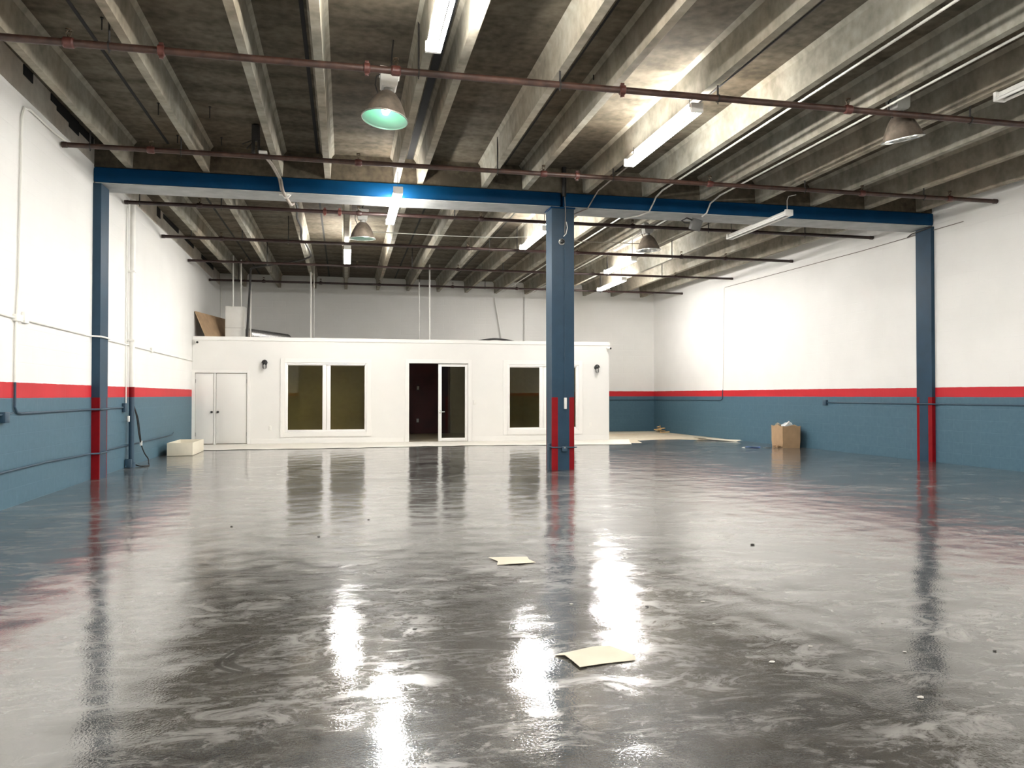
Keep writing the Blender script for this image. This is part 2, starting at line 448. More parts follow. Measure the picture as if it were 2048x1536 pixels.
# glossy epoxy slab up to its ragged edge, bare concrete beyond
edge = [(-4.1, 19.55), (7.7, 19.55), (7.95, 20.55), (8.6, 20.85), (9.3, 20.9), (10.0, 20.3), (10.5, 19.9), (11.1, 19.7)]
mb = MB()
V = [(-4.1, Y0 - 0.25, 0), (11.4, Y0 - 0.25, 0), (11.4, 19.6, 0)] + [(x, y, 0) for x, y in reversed(edge)]
mb.add(V + [(x, y, -0.15) for x, y, z in V], [tuple(range(len(V))), tuple(range(2 * len(V) - 1, len(V) - 1, -1))])
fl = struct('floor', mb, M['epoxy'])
mb = MB()
V = [(x, y, -0.004) for x, y in edge] + [(11.4, 19.6, -0.004), (11.4, 26.25, -0.004), (-4.3, 26.25, -0.004)]
mb.add(V, [tuple(range(len(V)))])
struct('floor', mb, M['bare'])

# roof: slab, tapered ribs of the double tees, dark joints, end diaphragms
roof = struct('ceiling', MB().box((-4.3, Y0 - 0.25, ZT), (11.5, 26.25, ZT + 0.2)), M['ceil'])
FRONT = [-3.2, -2.1, -1.01, -0.275, 0.81, 1.19, 2.255, 2.95, 4.01, 5.08, 6.16, 7.23, 8.325, 9.445, 10.54]
BACK = [-3.1, -2.05, -0.95, 0.03, 1.05, 2.03, 3.03, 3.97, 4.98, 6.03, 7.06, 8.1, 9.12, 10.2]
def rib(x, ya, yb):
    prof = [(-0.045, ZR), (0.045, ZR), (0.066, ZT - 0.05), (0.105, ZT), (-0.105, ZT), (-0.066, ZT - 0.05)]
    n = len(prof)
    V = [(x + a, ya, z) for a, z in prof] + [(x + a, yb, z) for a, z in prof]
    F = [tuple(range(n)), tuple(range(2 * n - 1, n - 1, -1))] + [(i, (i + 1) % n, n + (i + 1) % n, n + i) for i in range(n)]
    return MB().add(V, F)
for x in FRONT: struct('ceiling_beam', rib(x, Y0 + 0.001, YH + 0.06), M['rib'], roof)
for x in BACK: struct('ceiling_beam', rib(x, YH + 0.6, 25.999), M['rib'], roof)
for x, w in ((-2.65, 0.02), (-0.43, 0.022), (1.02, 0.05), (2.6, 0.012), (4.55, 0.012), (6.7, 0.012), (8.9, 0.012)):
    struct('joint', MB().box((x - w, Y0 + 0.01, ZT - 0.004), (x + w, YH + 0.05, ZT + 0.01)), M['black'], roof)
for x, w in ((-2.64, 0.02), (-0.5, 0.02), (1.6, 0.02), (3.5, 0.012), (5.5, 0.012), (7.6, 0.012), (9.6, 0.012)):
    struct('joint', MB().box((x - w, YH + 0.62, ZT - 0.004), (x + w, 25.98, ZT + 0.01)), M['black'], roof)
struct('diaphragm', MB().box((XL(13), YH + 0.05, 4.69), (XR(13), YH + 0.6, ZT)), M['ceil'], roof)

# concrete ledge over the left wall with ragged black gaps
led = struct('trim_1', quadwall((XL(Y0) + 0.002, Y0), (XL(Y1) + 0.002, Y1 - 0.001), 4.721, ZT - 0.001, 0.2), M['ledge'])
for (ya, yb, za, zb) in ((10.0, 10.28, 4.97, 5.09), (10.9, 11.12, 5.0, 5.09), (11.12, 11.6, 4.95, 5.09), (11.6, 12.0, 4.90, 5.09), (12.0, 12.68, 4.97, 5.09),
                         (14.6, 14.9, 4.93, 5.09), (17.0, 17.3, 4.9, 5.09), (17.6, 19.2, 4.98, 5.09), (20.0, 21.2, 5.0, 5.09), (22.0, 24.5, 4.97, 5.09)):
    x = XL((ya + yb) / 2)
    struct('gap', MB().box((x - 0.02, ya, za), (x + 0.012, yb, zb)), M['black'], led)

# ---------------------------------------------------------------- blue steel frame
def beam(x0, x1, label, mat):
    t = thing('steel_beam', label, 'beam', ((x0 + x1) / 2, YH + 0.3, 4.435), kind='thing')
    w = (x1 - x0) / 2
    MB().box((-w, -0.3, 0.012), (w, 0.3, 0.245), 0.03).build('web', mat, t)
    MB().box((-w + 0.02, -0.285, 0.0), (w - 0.02, 0.285, 0.012)).build('soffit', M['soffit'], t)['label'] = 'grey underside'  # grey plate under the blue beam, paler than its face
    return t
beam(XL(13) + 0.004, 3.565, 'blue steel header beam left of the middle column, crossed by a lit strip light', M['steel_deep'])
beam(3.60, XR(13) - 0.004, 'darker blue steel header beam spanning from the middle column to the right wall', M['steel_deep'])

def column(name, label, x0, x1, y0, y1, strips_front, strips_side):
    """shaft with painted red strips: lists of (a, b) along each face, below 1.22 m"""
    cx, cy = (x0 + x1) / 2, (y0 + y1) / 2
    mb = MB()
    H = 4.43; Z = 1.22
    def face(axis, fixed, a0, a1, strips):
        cuts = sorted(set([a0, a1] + [s for st in strips for s in st]))
        for p, q in zip(cuts[:-1], cuts[1:]):
            red = any(s0 <= (p + q) / 2 <= s1 for s0, s1 in strips)
            for za, zb, rd in ((0, Z, red), (Z, H, False)):
                mb.cur = 1 if rd else 0
                if axis == 'x': V = [(p - cx, fixed - cy, za), (q - cx, fixed - cy, za), (q - cx, fixed - cy, zb), (p - cx, fixed - cy, zb)]
                else: V = [(fixed - cx, p - cy, za), (fixed - cx, q - cy, za), (fixed - cx, q - cy, zb), (fixed - cx, p - cy, zb)]
                mb.add(V, [(0, 1, 2, 3)])
    face('x', y0, x0, x1, strips_front); face('x', y1, x0, x1, strips_front)
    face('y', x0, y0, y1, strips_side); face('y', x1, y0, y1, strips_side)
    mb.cur = 0
    bm_v = [(x0 - cx, y0 - cy), (x1 - cx, y0 - cy), (x1 - cx, y1 - cy), (x0 - cx, y1 - cy)]
    mb.add([(*p, 0) for p in bm_v], [(3, 2, 1, 0)]); mb.add([(*p, H) for p in bm_v], [(0, 1, 2, 3)])
    t = thing(name, label, 'column', (cx, cy, 0), kind='thing')
    o = mb.build('shaft', [M['steel'], M['red']], t, smooth=False)
    # weld the painted strips into one closed shaft
    bm = bmesh.new(); bm.from_mesh(o.data); bmesh.ops.remove_doubles(bm, verts=bm.verts[:], dist=1e-5)
    bmesh.ops.recalc_face_normals(bm, faces=bm.faces[:]); bm.to_mesh(o.data); bm.free()
    return t
cm = column('steel_column', 'freestanding blue steel column in the middle of the floor with red stripes at its foot',
            3.40, 3.79, YH, YH + 0.38, [(3.40, 3.505), (3.705, 3.79)], [(YH, YH + 0.03), (YH + 0.35, YH + 0.38)])
MB().box((-0.215, -0.21, 4.405), (0.215, 0.21, 4.432), 0.004).build('cap_plate', M['steel_deep'], cm)
column('steel_column', 'blue column against the left wall with a solid red foot',
       XL(12.9) + 0.003, -3.575, YH, YH + 0.40, [(XL(12.9), -3.575)], [(YH, YH + 0.03), (YH + 0.35, YH + 0.38)])
column('steel_column', 'blue column against the right wall with two red stripes at its foot',
       10.765, XR(12.9) - 0.003, YH, YH + 0.40, [(10.765, XR(12.9))], [(YH, YH + 0.10), (YH + 0.33, YH + 0.40)])

# fittings on the middle column
def fitting(name, mb, mat, label, cat, **k): return solo(name, mb, mat, label, cat, **k)
t = thing('security_camera', 'round white ball camera mounted high on the middle blue column', 'camera', (3.57, YH - 0.001, 3.84))
MB().lathe([(0.001, 0), (0.052, 0), (0.055, 0.02), (0.05, 0.035)], 28, mat=Matrix.Rotation(R(90), 3, 'X')).build('base', M['whitemetal'], t)
MB().ball((0, -0.045, 0), 0.036).build('lens', M['blackm'], t)['label'] = 'black glossy eye'
solo('conduit', MB().tube([(3.62, YH - 0.012, 4.38), (3.62, YH - 0.012, 1.215)], 0.006, 8), M['bluepipe'], 'thin blue wire running down the front of the middle column', 'conduit')
solo('cable', MB().tube([(3.57, YH - 0.03, 4.66), (3.62, YH - 0.03, 4.60), (3.635, YH - 0.028, 4.3), (3.62, YH - 0.025, 4.0), (3.63, YH - 0.02, 3.97)], 0.006, 8), M['browncable'], 'loose pale cable hanging from the beam joint over the middle column', 'cable')
solo('cable', MB().tube([(3.65, YH - 0.02, 4.18), (3.665, YH - 0.03, 4.08), (3.645, YH - 0.02, 3.98), (3.60, YH - 0.015, 3.93)], 0.007, 8), M['whitepipe'], 'short white wire end curling on the upper middle column', 'cable')
solo('pull_box', MB().box((3.605, YH - 0.05, 1.025), (3.65, YH - 0.001, 1.215), 0.008), M['whitemetal'], 'narrow white box fixed to the middle column between the red stripes', 'box')
t = thing('outlet_box', 'blue painted outlet box on the foot of the middle column with conduits to both sides', 'outlet', (3.61, YH, 0.33))
MB().box((-0.045, -0.055, -0.02), (0.045, -0.001, 0.075), 0.012).build('box', M['bluepipe'], t)
MB().box((-0.01, -0.06, 0.035), (0.01, -0.054, 0.055), 0.003).build('socket', M['greymetal'], t)
MB().tube([(-0.045, -0.025, 0.05), (-0.2, -0.025, 0.05), (-0.23, -0.02, 0.06), (-0.235, 0.1, 0.06)], 0.011, 8).build('conduit', M['bluepipe'], t)
MB().tube([(0.045, -0.025, 0.05), (0.215, -0.025, 0.05)], 0.011, 8).build('conduit', M['bluepipe'], t)
MB().box((-0.25, 0.06, 0.0), (-0.213, 0.15, 0.11), 0.008).build('side_box', M['bluepipe'], t)
MB().tube([(-0.232, 0.105, 0.0), (-0.232, 0.105, -0.328)], 0.014, 8).build('conduit', M['bluepipe'], t)
solo('conduit', MB().tube([(3.60, 12.66, ZT - 0.01), (3.60, 12.66, 4.60)], 0.035, 10), M['blackm'], 'short black vertical pipe dropping onto the beam joint over the middle column', 'pipe')

# ---------------------------------------------------------------- white office box
YO = 21.15; ZO = 2.74; XO0 = XL(21.15) + 0.004; XO1 = 7.33
ops = [(-3.72, -3.27, 0.0, 1.83), (-3.22, -2.455, 0.0, 1.83), (-1.52, 0.58, 0.29, 2.11), (1.685, 3.29, 0.0, 2.12), (4.38, 6.43, 0.29, 2.11)]
mb = MB()
cur = XO0
TH = 0.13
for (a, b, za, zb) in ops:
    if a > cur: mb.box((cur, YO, 0), (a, YO + TH, ZO))
    mb.box((a, YO, zb), (b, YO + TH, ZO))
    if za > 0: mb.box((a, YO, 0), (b, YO + TH, za))
    cur = b
mb.box((cur, YO, 0), (XO1, YO + TH, ZO))
struct('wall_office_front', mb, M['drywall'])
struct('wall_office_side', MB().box((XO1 - 0.12, YO + TH, 0), (XO1, 25.995, ZO)), M['drywall'])
struct('ceiling_office', MB().box((XO0, YO + TH, ZO - 0.10), (XO1 - 0.12, 25.995, ZO - 0.02)), M['drywall'])
struct('wall_office_inner', MB().box((0.95, YO + TH, 0), (1.05, 25.88, ZO - 0.10)), M['maroon'])
struct('wall_office_inner', MB().box((3.90, YO + TH, 0), (4.0, 25.88, ZO - 0.10)), M['olive'])
struct('wall_office_back', MB().box((1.05, 25.88, 0), (3.42, 25.995, ZO - 0.10)), M['maroon'])
struct('wall_office_back', MB().box((3.42, 25.70, 0), (3.90, 25.995, ZO - 0.10)), M['olive'])
struct('wall_office_back', MB().box((4.0, 25.88, 0), (XO1 - 0.12, 25.995, ZO - 0.10)), M['olive'])
struct('wall_office_back', MB().box((XO0, 23.6, 0), (0.95, 23.7, ZO - 0.10)), M['olive'])
struct('trim_2', MB().box((XO0, YO - 0.02, ZO - 0.075), (XO1 + 0.012, YO - 0.001, ZO + 0.02), 0.004), M['trimw'])
for n, (a, b) in enumerate(((-2.36, -1.64 - 0.0), (-1.64, 1.55), (3.40, XO1))):
    struct('baseboard_office_%d' % (n + 1), MB().box((a, YO - 0.014, 0), (b, YO - 0.0005, 0.125), 0.003), M['trimw'])

def casing(name, x0, x1, z0, z1, w, foot=False):
    mb = MB()
    d0, d1 = YO - 0.022, YO - 0.001
    mb.box((x0 - w, d0, z0 if foot else z0 - w), (x0, d1, z1 + w), 0.003)
    mb.box((x1, d0, z0 if foot else z0 - w), (x1 + w, d1, z1 + w), 0.003)
    mb.box((x0, d0, z1), (x1, d1, z1 + w), 0.003)
    if not foot: mb.box((x0, d0, z0 - w), (x1, d1, z0), 0.003)
    return struct(name, mb, M['trimw'])

def window(n, x0, x1, z0, z1, panes, pz):
    w = thing('window_%d' % n, None, None, ((x0 + x1) / 2, YO, z0), kind='structure')
    ox, oz = (x0 + x1) / 2, z0
    mb = MB()
    e = 0.05
    def bx(a, b, za, zb, ya, yb, m): m.box((a - ox, ya, za - oz), (b - ox, yb, zb - oz), 0.004)
    bx(x0, x0 + e, z0, z1, 0.0, 0.10, mb); bx(x1 - e, x1, z0, z1, 0.0, 0.10, mb)
    bx(x0 + e, x1 - e, z0, z0 + e, 0.0, 0.10, mb); bx(x0 + e, x1 - e, z1 - e, z1, -0.005, 0.10, mb)
    mb.build('frame', M['vinyl'], w)
    mid = (panes[0][1] + panes[1][0]) / 2
    for k, (a, b) in enumerate(panes):
        s0 = x0 + e if k == 0 else mid + 0.004; s1 = mid - 0.004 if k == 0 else x1 - e
        mb = MB(); ya, yb = 0.012 + 0.02 * k, 0.06 + 0.02 * k
        bx(s0, a, z0 + e, z1 - e, ya, yb, mb); bx(b, s1, z0 + e, z1 - e, ya, yb, mb)
        bx(a, b, z0 + e, pz[0], ya, yb, mb); bx(a, b, pz[1], z1 - e, ya, yb, mb)
        sash = mb.build('sash', M['vinyl'], w)
        MB().box((a - ox - 0.005, 0.033 + 0.02 * k, pz[0] - oz - 0.005), (b - ox + 0.005, 0.039 + 0.02 * k, pz[1] - oz + 0.005)).build('pane', M['film'], sash)
    return w
window(1, -1.52, 0.58, 0.29, 2.11, [(-1.445, -0.57), (-0.365, 0.515)], (0.355, 2.04))
window(2, 4.38, 6.43, 0.29, 2.11, [(4.455, 5.30), (5.51, 6.355)], (0.365, 2.03))
casing('trim_3', -1.52, 0.58, 0.29, 2.11, 0.115)
casing('trim_4', 4.38, 6.43, 0.29, 2.11, 0.115)
casing('trim_5', 1.685, 3.29, 0.0, 2.12, 0.10, True)
casing('trim_6', -3.72, -2.455, 0.0, 1.83, 0.075, True)

def closet(n, x0, x1, knob_x, hinge_x):
    d = thing('door_%d' % n, None, None, ((x0 + x1) / 2, YO, 0), kind='structure')
    w = (x1 - x0) / 2
    MB().box((-w + 0.009, 0.014, 0.018), (w - 0.009, 0.05, 1.818), 0.003).build('panel', M['drywall'], d)
    k = knob_x - (x0 + x1) / 2
    MB().lathe([(0.001, -0.06), (0.022, -0.058), (0.027, -0.045), (0.02, -0.03), (0.011, -0.022), (0.011, -0.004), (0.027, -0.003), (0.027, 0.009)], 20, (k, 0, 0.83),
               Matrix.Rotation(R(-90), 3, 'X')).build('knob', M['blackm'], d)['label'] = 'round black knob'
    for z in (0.26, 1.62):
        MB().box((hinge_x - (x0 + x1) / 2 - 0.007, 0.0, z - 0.05), (hinge_x - (x0 + x1) / 2 + 0.007, 0.012, z + 0.05), 0.003).build('hinge', M['greymetal'], d)
closet(1, -3.72, -3.27, -3.315, -3.705)
closet(2, -3.22, -2.455, -3.165, -2.462)

# glazed doors: the left one stands open into the room, the right one is shut
d = thing('door_3', None, None, (2.48, YO, 0), kind='structure')
mb = MB(); 
a, b = 0.0, 0.805
mb.box((a, 0.02, 0.01), (a + 0.09, 0.065, 2.105), 0.003); mb.box((b - 0.075, 0.02, 0.01), (b, 0.065, 2.105), 0.003)
mb.box((a + 0.09, 0.02, 0.01), (b - 0.075, 0.065, 0.10), 0.003); mb.box((a + 0.09, 0.02, 2.035), (b - 0.075, 0.065, 2.105), 0.003)
mb.build('leaf_frame', M['vinyl'], d)
MB().box((a + 0.085, 0.038, 0.095), (b - 0.07, 0.044, 2.04)).build('pane', M['clear'], d)
hb = MB().tube([(0.045, 0.02, 0.81), (0.045, -0.035, 0.81), (0.06, -0.045, 0.81), (0.16, -0.045, 0.81)], 0.011, 10).build('handle', M['mirror'], d)
MB().box((0.028, 0.012, 0.76), (0.062, 0.02, 0.86), 0.004).build('backplate', M['mirror'], hb)
d = thing('door_4', None, None, (1.70, YO + 0.09, 0), (0, 0, R(88)), kind='structure')
mb = MB(); b = 0.77
mb.box((0, 0, 0.012), (0.09, 0.045, 2.10), 0.003); mb.box((b - 0.09, 0, 0.012), (b, 0.045, 2.10), 0.003)
mb.box((0.09, 0, 0.012), (b - 0.09, 0.045, 0.10), 0.003); mb.box((0.09, 0, 2.03), (b - 0.09, 0.045, 2.10), 0.003)
mb.build('leaf_frame', M['vinyl'], d)
MB().box((0.085, 0.02, 0.095), (b - 0.085, 0.026, 2.035)).build('pane', M['clear'], d)

# sconces, outlets, office cameras
def sconce(x, z, label):
    t = thing('wall_sconce', label, 'wall lamp', (x, YO, z))
    MB().lathe([(0.001, 0.0), (0.06, 0.0), (0.06, 0.02), (0.03, 0.035)], 24, (0, 0, 0.02), Matrix.Rotation(R(90), 3, 'X')).build('backplate', M['blackm'], t)
    MB().lathe([(0.001, 0.075), (0.03, 0.07), (0.06, 0.045), (0.078, 0.0), (0.074, -0.015), (0.068, 0.0), (0.001, 0.05)], 28, (0, -0.10, 0.03)).build('hood', M['blackm'], t)
    MB().tube([(0, -0.02, 0.04), (0, -0.06, 0.06), (0, -0.10, 0.09)], 0.018, 10).build('arm', M['blackm'], t)
    MB().lathe([(0.046, 0.015), (0.046, -0.10), (0.036, -0.125), (0.001, -0.13)], 24, (0, -0.10, 0.0)).build('glass_jar', M['lensglass'], t)
    g = MB(); jar = [c for c in t.children if c.name.startswith('glass_jar')][0]
    for k in range(4):
        w = k * math.pi / 2 + 0.4
        g.tube([(0.052 * math.cos(w), -0.10 + 0.052 * math.sin(w), 0.02), (0.052 * math.cos(w), -0.10 + 0.052 * math.sin(w), -0.105), (0.02 * math.cos(w), -0.10 + 0.02 * math.sin(w), -0.14)], 0.0035, 6)
    g.build('cage', M['blackm'], jar)
    MB().ball((0, -0.10, -0.045), 0.026, (1, 1, 1.3), 10).build('bulb', M['tubeoff'], t)
sconce(-2.02, 2.07, 'black jar sconce on the white office wall between the closet doors and left window')
sconce(6.945, 2.02, 'black jar sconce on the white office wall near its right-hand corner')

def plate(x, y, z, label, slots=2):
    t = thing('wall_plate', label, 'outlet', (x, y, z))
    MB().box((-0.037, -0.008, -0.06), (0.037, -0.0005, 0.06), 0.003).build('plate', M['plate'], t)
    for k in range(slots):
        zz = 0.025 - 0.05 * k if slots > 1 else 0
        MB().box((-0.012, -0.011, zz - 0.014), (0.012, -0.0075, zz + 0.014), 0.002).build('socket', M['trimw'] if slots > 1 else M['vinyl'], t)
plate(-1.89, YO - 0.0, 0.41, 'white outlet plate low on the office wall left of the left window')
plate(6.78, YO - 0.0, 0.43, 'white outlet plate low on the office wall right of the right window')
plate(3.47, YO - 0.0, 1.06, 'white switch plate on the office wall right of the glass door', 1)
plate(2.36, 25.88, 1.50, 'light switch plate on the maroon wall inside the open doorway', 1)
plate(2.35, 25.88, 0.43, 'outlet plate low on the maroon wall inside the open doorway')

def bullet_cam(x, z, yaw, label):
    t = thing('security_camera', label, 'camera', (x, YO - 0.021, z), (0, 0, yaw))
    MB().lathe([(0.001, 0), (0.04, 0), (0.04, 0.02), (0.015, 0.03)], 20, mat=Matrix.Rotation(R(90), 3, 'X')).build('mount', M['whitemetal'], t)
    MB().tube([(0, -0.03, 0), (0, -0.06, -0.01)], 0.012, 10).build('neck', M['whitemetal'], t)
    MB().tube([(0, -0.05, -0.01), (0, -0.17, -0.025)], 0.036, 18).build('body', M['whitemetal'], t)
    MB().tube([(0, -0.168, -0.0247), (0, -0.176, -0.0255)], 0.028, 18).build('lens', M['blackm'], t)
bullet_cam(-3.70, 2.62, R(20), 'white bullet camera at the top left corner of the office wall')
bullet_cam(7.27, 2.60, R(15), 'white bullet camera at the top right corner of the office wall')

# protective paper strip at the foot of the office
mb = MB(); nx = 48
rows = []
for j in range(3):
    for i in range(nx + 1):
        u = i / nx; x = XL(20) + 0.02 + u * (7.15 + (0.75 if j == 2 else 0.35 if j == 1 else 0) - XL(20))
        yf = 18.92 + 0.03 * math.sin(i * 1.3) + 0.02 * math.sin(i * 3.1) + (0.35 * math.exp(-((u - 0.62) / 0.25) ** 2))
        y = (yf, (yf + YO - 0.02) / 2, YO - 0.02)[j]
        z = 0.004 + (0.006 * abs(math.sin(i * 0.7)) if j == 0 else 0.002)
        rows.append((x, y, z))
F = []
for j in range(2):
    for i in range(nx):
        a = j * (nx + 1) + i; F.append((a, a + 1, a + nx + 2, a + nx + 1))
mb.add(rows, F)
solo('floor_paper', mb, simple('floor_paper', (0.66, 0.635, 0.57), 0.7, var=0.04, scale=3), 'long cream protective paper strip laid on the floor along the office front', 'paper')

# ---------------------------------------------------------------- sprinkler pipes
def sprinkler(y, x0, x1, heads, rods, couplings, label, mat, r=0.03, z=4.555):
    t = thing('sprinkler_pipe', label, 'pipe', ((x0 + x1) / 2, y, z), group='sprinkler pipes under the roof')
    ox = (x0 + x1) / 2
    MB().tube([(x0 - ox, 0, 0), (x1 - ox, 0, 0)], r, 14).build('pipe', mat, t)
    for x in (x0, x1):
        s = 1 if x == x0 else -1
        MB().tube([(x - ox - 0.004 * s, 0, 0), (x - ox + 0.06 * s, 0, 0)], r * 1.18, 14).build('end_cap', mat, t)
    for x in heads:
        tee = MB().tube([(x - ox - 0.05, 0, 0), (x - ox - 0.035, 0, 0), (x - ox + 0.035, 0, 0), (x - ox + 0.05, 0, 0)], [r * 1.15, r * 1.45, r * 1.45, r * 1.15], 14).build('tee', M['coupling'] if mat is M['rust'] else mat, t)
        m = MB()
        m.tube([(x - ox, 0, r), (x - ox, 0, r + 0.035)], 0.014, 8)
        m.tube([(x - ox - 0.014, 0, r + 0.03), (x - ox - 0.022, 0, r + 0.055), (x - ox - 0.004, 0, r + 0.085)], 0.004, 6)
        m.tube([(x - ox + 0.014, 0, r + 0.03), (x - ox + 0.022, 0, r + 0.055), (x - ox + 0.004, 0, r + 0.085)], 0.004, 6)
        m.lathe([(0.001, r + 0.083), (0.026, r + 0.083), (0.029, r + 0.077), (0.029, r + 0.092), (0.001, r + 0.092)], 16, (x - ox, 0, 0))
        m.build('sprinkler_head', M['brass'], tee)
    for x in couplings:
        m = MB().tube([(x - ox - 0.032, 0, 0), (x - ox - 0.026, 0, 0), (x - ox + 0.026, 0, 0), (x - ox + 0.032, 0, 0)], [r * 1.2, r * 1.5, r * 1.5, r * 1.2], 16)
        m.box((x - ox - 0.02, -0.015, r * 1.3), (x - ox + 0.02, 0.015, r * 1.3 + 0.03), 0.005)
        m.box((x - ox - 0.02, -0.015, -r * 1.3 - 0.03), (x - ox + 0.02, 0.015, -r * 1.3), 0.005)
        m.build('coupling', M['coupling'], t)
    for x in rods:
        m = MB().tube([(x - ox, 0, r), (x - ox, 0, ZT - z - 0.001)], 0.011, 6)
        m.tube([(x - ox - 0.008, 0, 0), (x - ox + 0.008, 0, 0)], r * 1.22, 14)
        m.tube([(x - ox, 0, -r), (x - ox, 0, -r - 0.03)], 0.006, 6)
        m.build('hanger_rod', M['rod'], t)
    return t
sprinkler(8.0, XL(8) + 0.02, XR(8) - 0.02, [-2.54, 0.50, 5.68, 8.7], [-2.19, 0.73, 2.23, 4.05, 7.33], [-1.73, 0.21, 2.93],
          'rusty brown sprinkler pipe nearest the camera, crossing the whole top of the picture', M['rust'], 0.036)
sprinkler(11.28, XL(11) + 0.02, XR(11) - 0.02, [-2.56, 0.18, 2.89, 5.57, 8.26, 9.92], [-3.31, -2.18, 2.19, 3.98, 7.22, 9.42], [3.41],
          'rusty brown sprinkler pipe just in front of the blue header beams', M['rust'], 0.034)
sprinkler(14.43, XL(14) + 0.02, XR(14) - 0.02, [-2.48, 0.24, 2.49, 5.49, 8.13], [-3.45, -2.12, 1.99, 7.09, 9.23], [-0.10, -0.36],
          'dark sprinkler pipe first behind the blue header beams, passing the back high-bay lamps', M['darkpipe'], 0.033)
sprinkler(17.38, XL(17) + 0.02, XR(17) - 0.02, [-2.55, 2.70, 5.26, 7.84, 8.99], [-3.15, -2.13, -1.19, 3.19, 3.83, 7.6], [],
          'dark sprinkler pipe second behind the blue header beams', M['darkpipe'], 0.033)
sprinkler(20.35, XL(20) + 0.02, XR(20) - 0.02, [-2.4, 0.3, 2.9, 6.6, 9.0], [-1.9, 1.7, 4.1, 7.0, 8.6], [],
          'dark sprinkler pipe third behind the blue header beams', M['darkpipe'], 0.03)
sprinkler(23.63, XL(23) + 0.02, XR(23) - 0.02, [-2.3, -0.7, 1.0, 3.2, 5.2, 8.2], [-3.0, 2.2, 4.2, 7.9], [],
          'dark sprinkler pipe farthest back, close to the back wall', M['darkpipe'], 0.03)

# ---------------------------------------------------------------- fluorescent fixtures
def fixture(x, ya, yb, z, lit, label, drop=None, tube=None):
    """two-tube strip along Y; z is the middle of the tubes"""
    t = thing('fluorescent_fixture', label, 'ceiling light', (x, (ya + yb) / 2, z), group='lit strip lights' if lit else 'unlit strip lights')
    h = (yb - ya) / 2
    m = MB(); m.box((-0.032, -h, 0.024), (0.032, h, 0.085), 0.006)
    m.box((-0.018, -h + 0.02, 0.010), (0.018, h - 0.02, 0.026), 0.004)
    m.build('housing', M['whitemetal'], t)
    for s in (-1, 1):
        MB().box((-0.075, s * h - 0.012 - (0.02 if s > 0 else 0), -0.018), (0.075, s * h + 0.012 + (0.02 if s < 0 else 0), 0.088), 0.008).build('end_socket', M['whitemetal'], t)
    for sx in (-1, 1):
        MB().tube([(sx * 0.055, -h + 0.03, 0), (sx * 0.055, h - 0.03, 0)], 0.019, 12).build('tube', (tube or M['tube']) if lit else M['tubeoff'], t)
    if drop:
        for (yy, zz) in drop:
            MB().tube([(0, yy, 0.08), (0, yy, zz - z)], 0.006, 6).build('hanger', M['rod'], t)
    return t
fixture(0.80, 5.00, 7.30, 4.48, True, 'lit strip light at the top picture edge, before the green-lit bell lamp', [(-0.9, 4.70), (0.9, 4.70)])
fixture(3.92, 8.25, 10.45, 4.50, True, 'lit strip light above and in front of the right-hand blue header beam', [(-0.9, 4.70), (0.9, 4.70)])
fixture(0.79, 12.05, 14.30, 4.36, True, 'lit strip light crossing under the left blue header beam', [(-1.05, ZR), (1.0, ZR + 0.38)])
fixture(0.05, 17.44, 19.40, 4.46, True, 'short-looking lit strip light under the back roof, left of the back bell lamp', [(-0.9, 4.70), (0.9, 4.70)])
fixture(3.85, 14.85, 16.90, 4.50, True, 'lit strip light seen just left of the top of the middle column', [(-0.9, ZT - 0.002), (0.9, ZT - 0.002)])
fixture(6.79, 17.75, 19.80, 4.50, True, 'lit strip light under the back roof directly below the back right bell lamp', [(-0.9, ZT - 0.002), (0.9, ZT - 0.002)], M['tube_dimmed'])
fixture(7.70, 20.90, 23.15, 4.50, True, 'farthest lit strip light, close to the back wall', [(-0.9, ZT - 0.002), (0.9, ZT - 0.002)], M['tube_dimmed'])
fc = fixture(7.46, 12.13, 14.25, 4.36, False, 'unlit white strip light hanging across the right blue header beam', [(1.0, ZT)])
MB().tube([(0, -1.0, 0.08), (0, -1.0, 0.26), (0.03, -1.0, 0.33), (0.2, -0.95, 0.38)], 0.008, 8).build('cord', M['galv'], fc)
fd = fixture(7.26, 5.22, 7.50, 4.60, False, 'unlit white strip light cut off by the right edge of the picture', [(-0.9, 4.70), (0.9, 4.70)])
MB().tube([(0.05, 1.1, 0.03), (0.06, 0.9, 0.02), (0.1, 0.75, 0.16), (0.05, 0.6, 0.1)], 0.008, 8).build('cord', M['rubber'], fd)
# the rows go on out of view for their light; right one is extra
fixture(3.92, 3.1, 5.4, 4.50, True, 'lit strip light just above the top edge of the picture on the right', [(-0.9, 4.70), (0.9, 4.70)])
fixture(0.82, 0.2, 2.5, 4.60, True, 'lit strip light over the camera on the left row', [(-0.9, 4.70), (0.9, 4.70)])
fixture(4.05, -3.6, -1.3, 4.60, True, 'lit strip light behind the camera on the middle row', [(-0.9, 4.70), (0.9, 4.70)])
fixture(8.87, 1.0, 3.3, 4.55, True, 'added lit strip light out of view near the right wall', [(-0.9, 4.70), (0.9, 4.70)])  # added out of view to brighten the near right wall
fixture(-1.03, -3.0, -0.7, 4.60, True, 'lit strip light behind the camera near the left wall', [(-0.9, 4.70), (0.9, 4.70)])

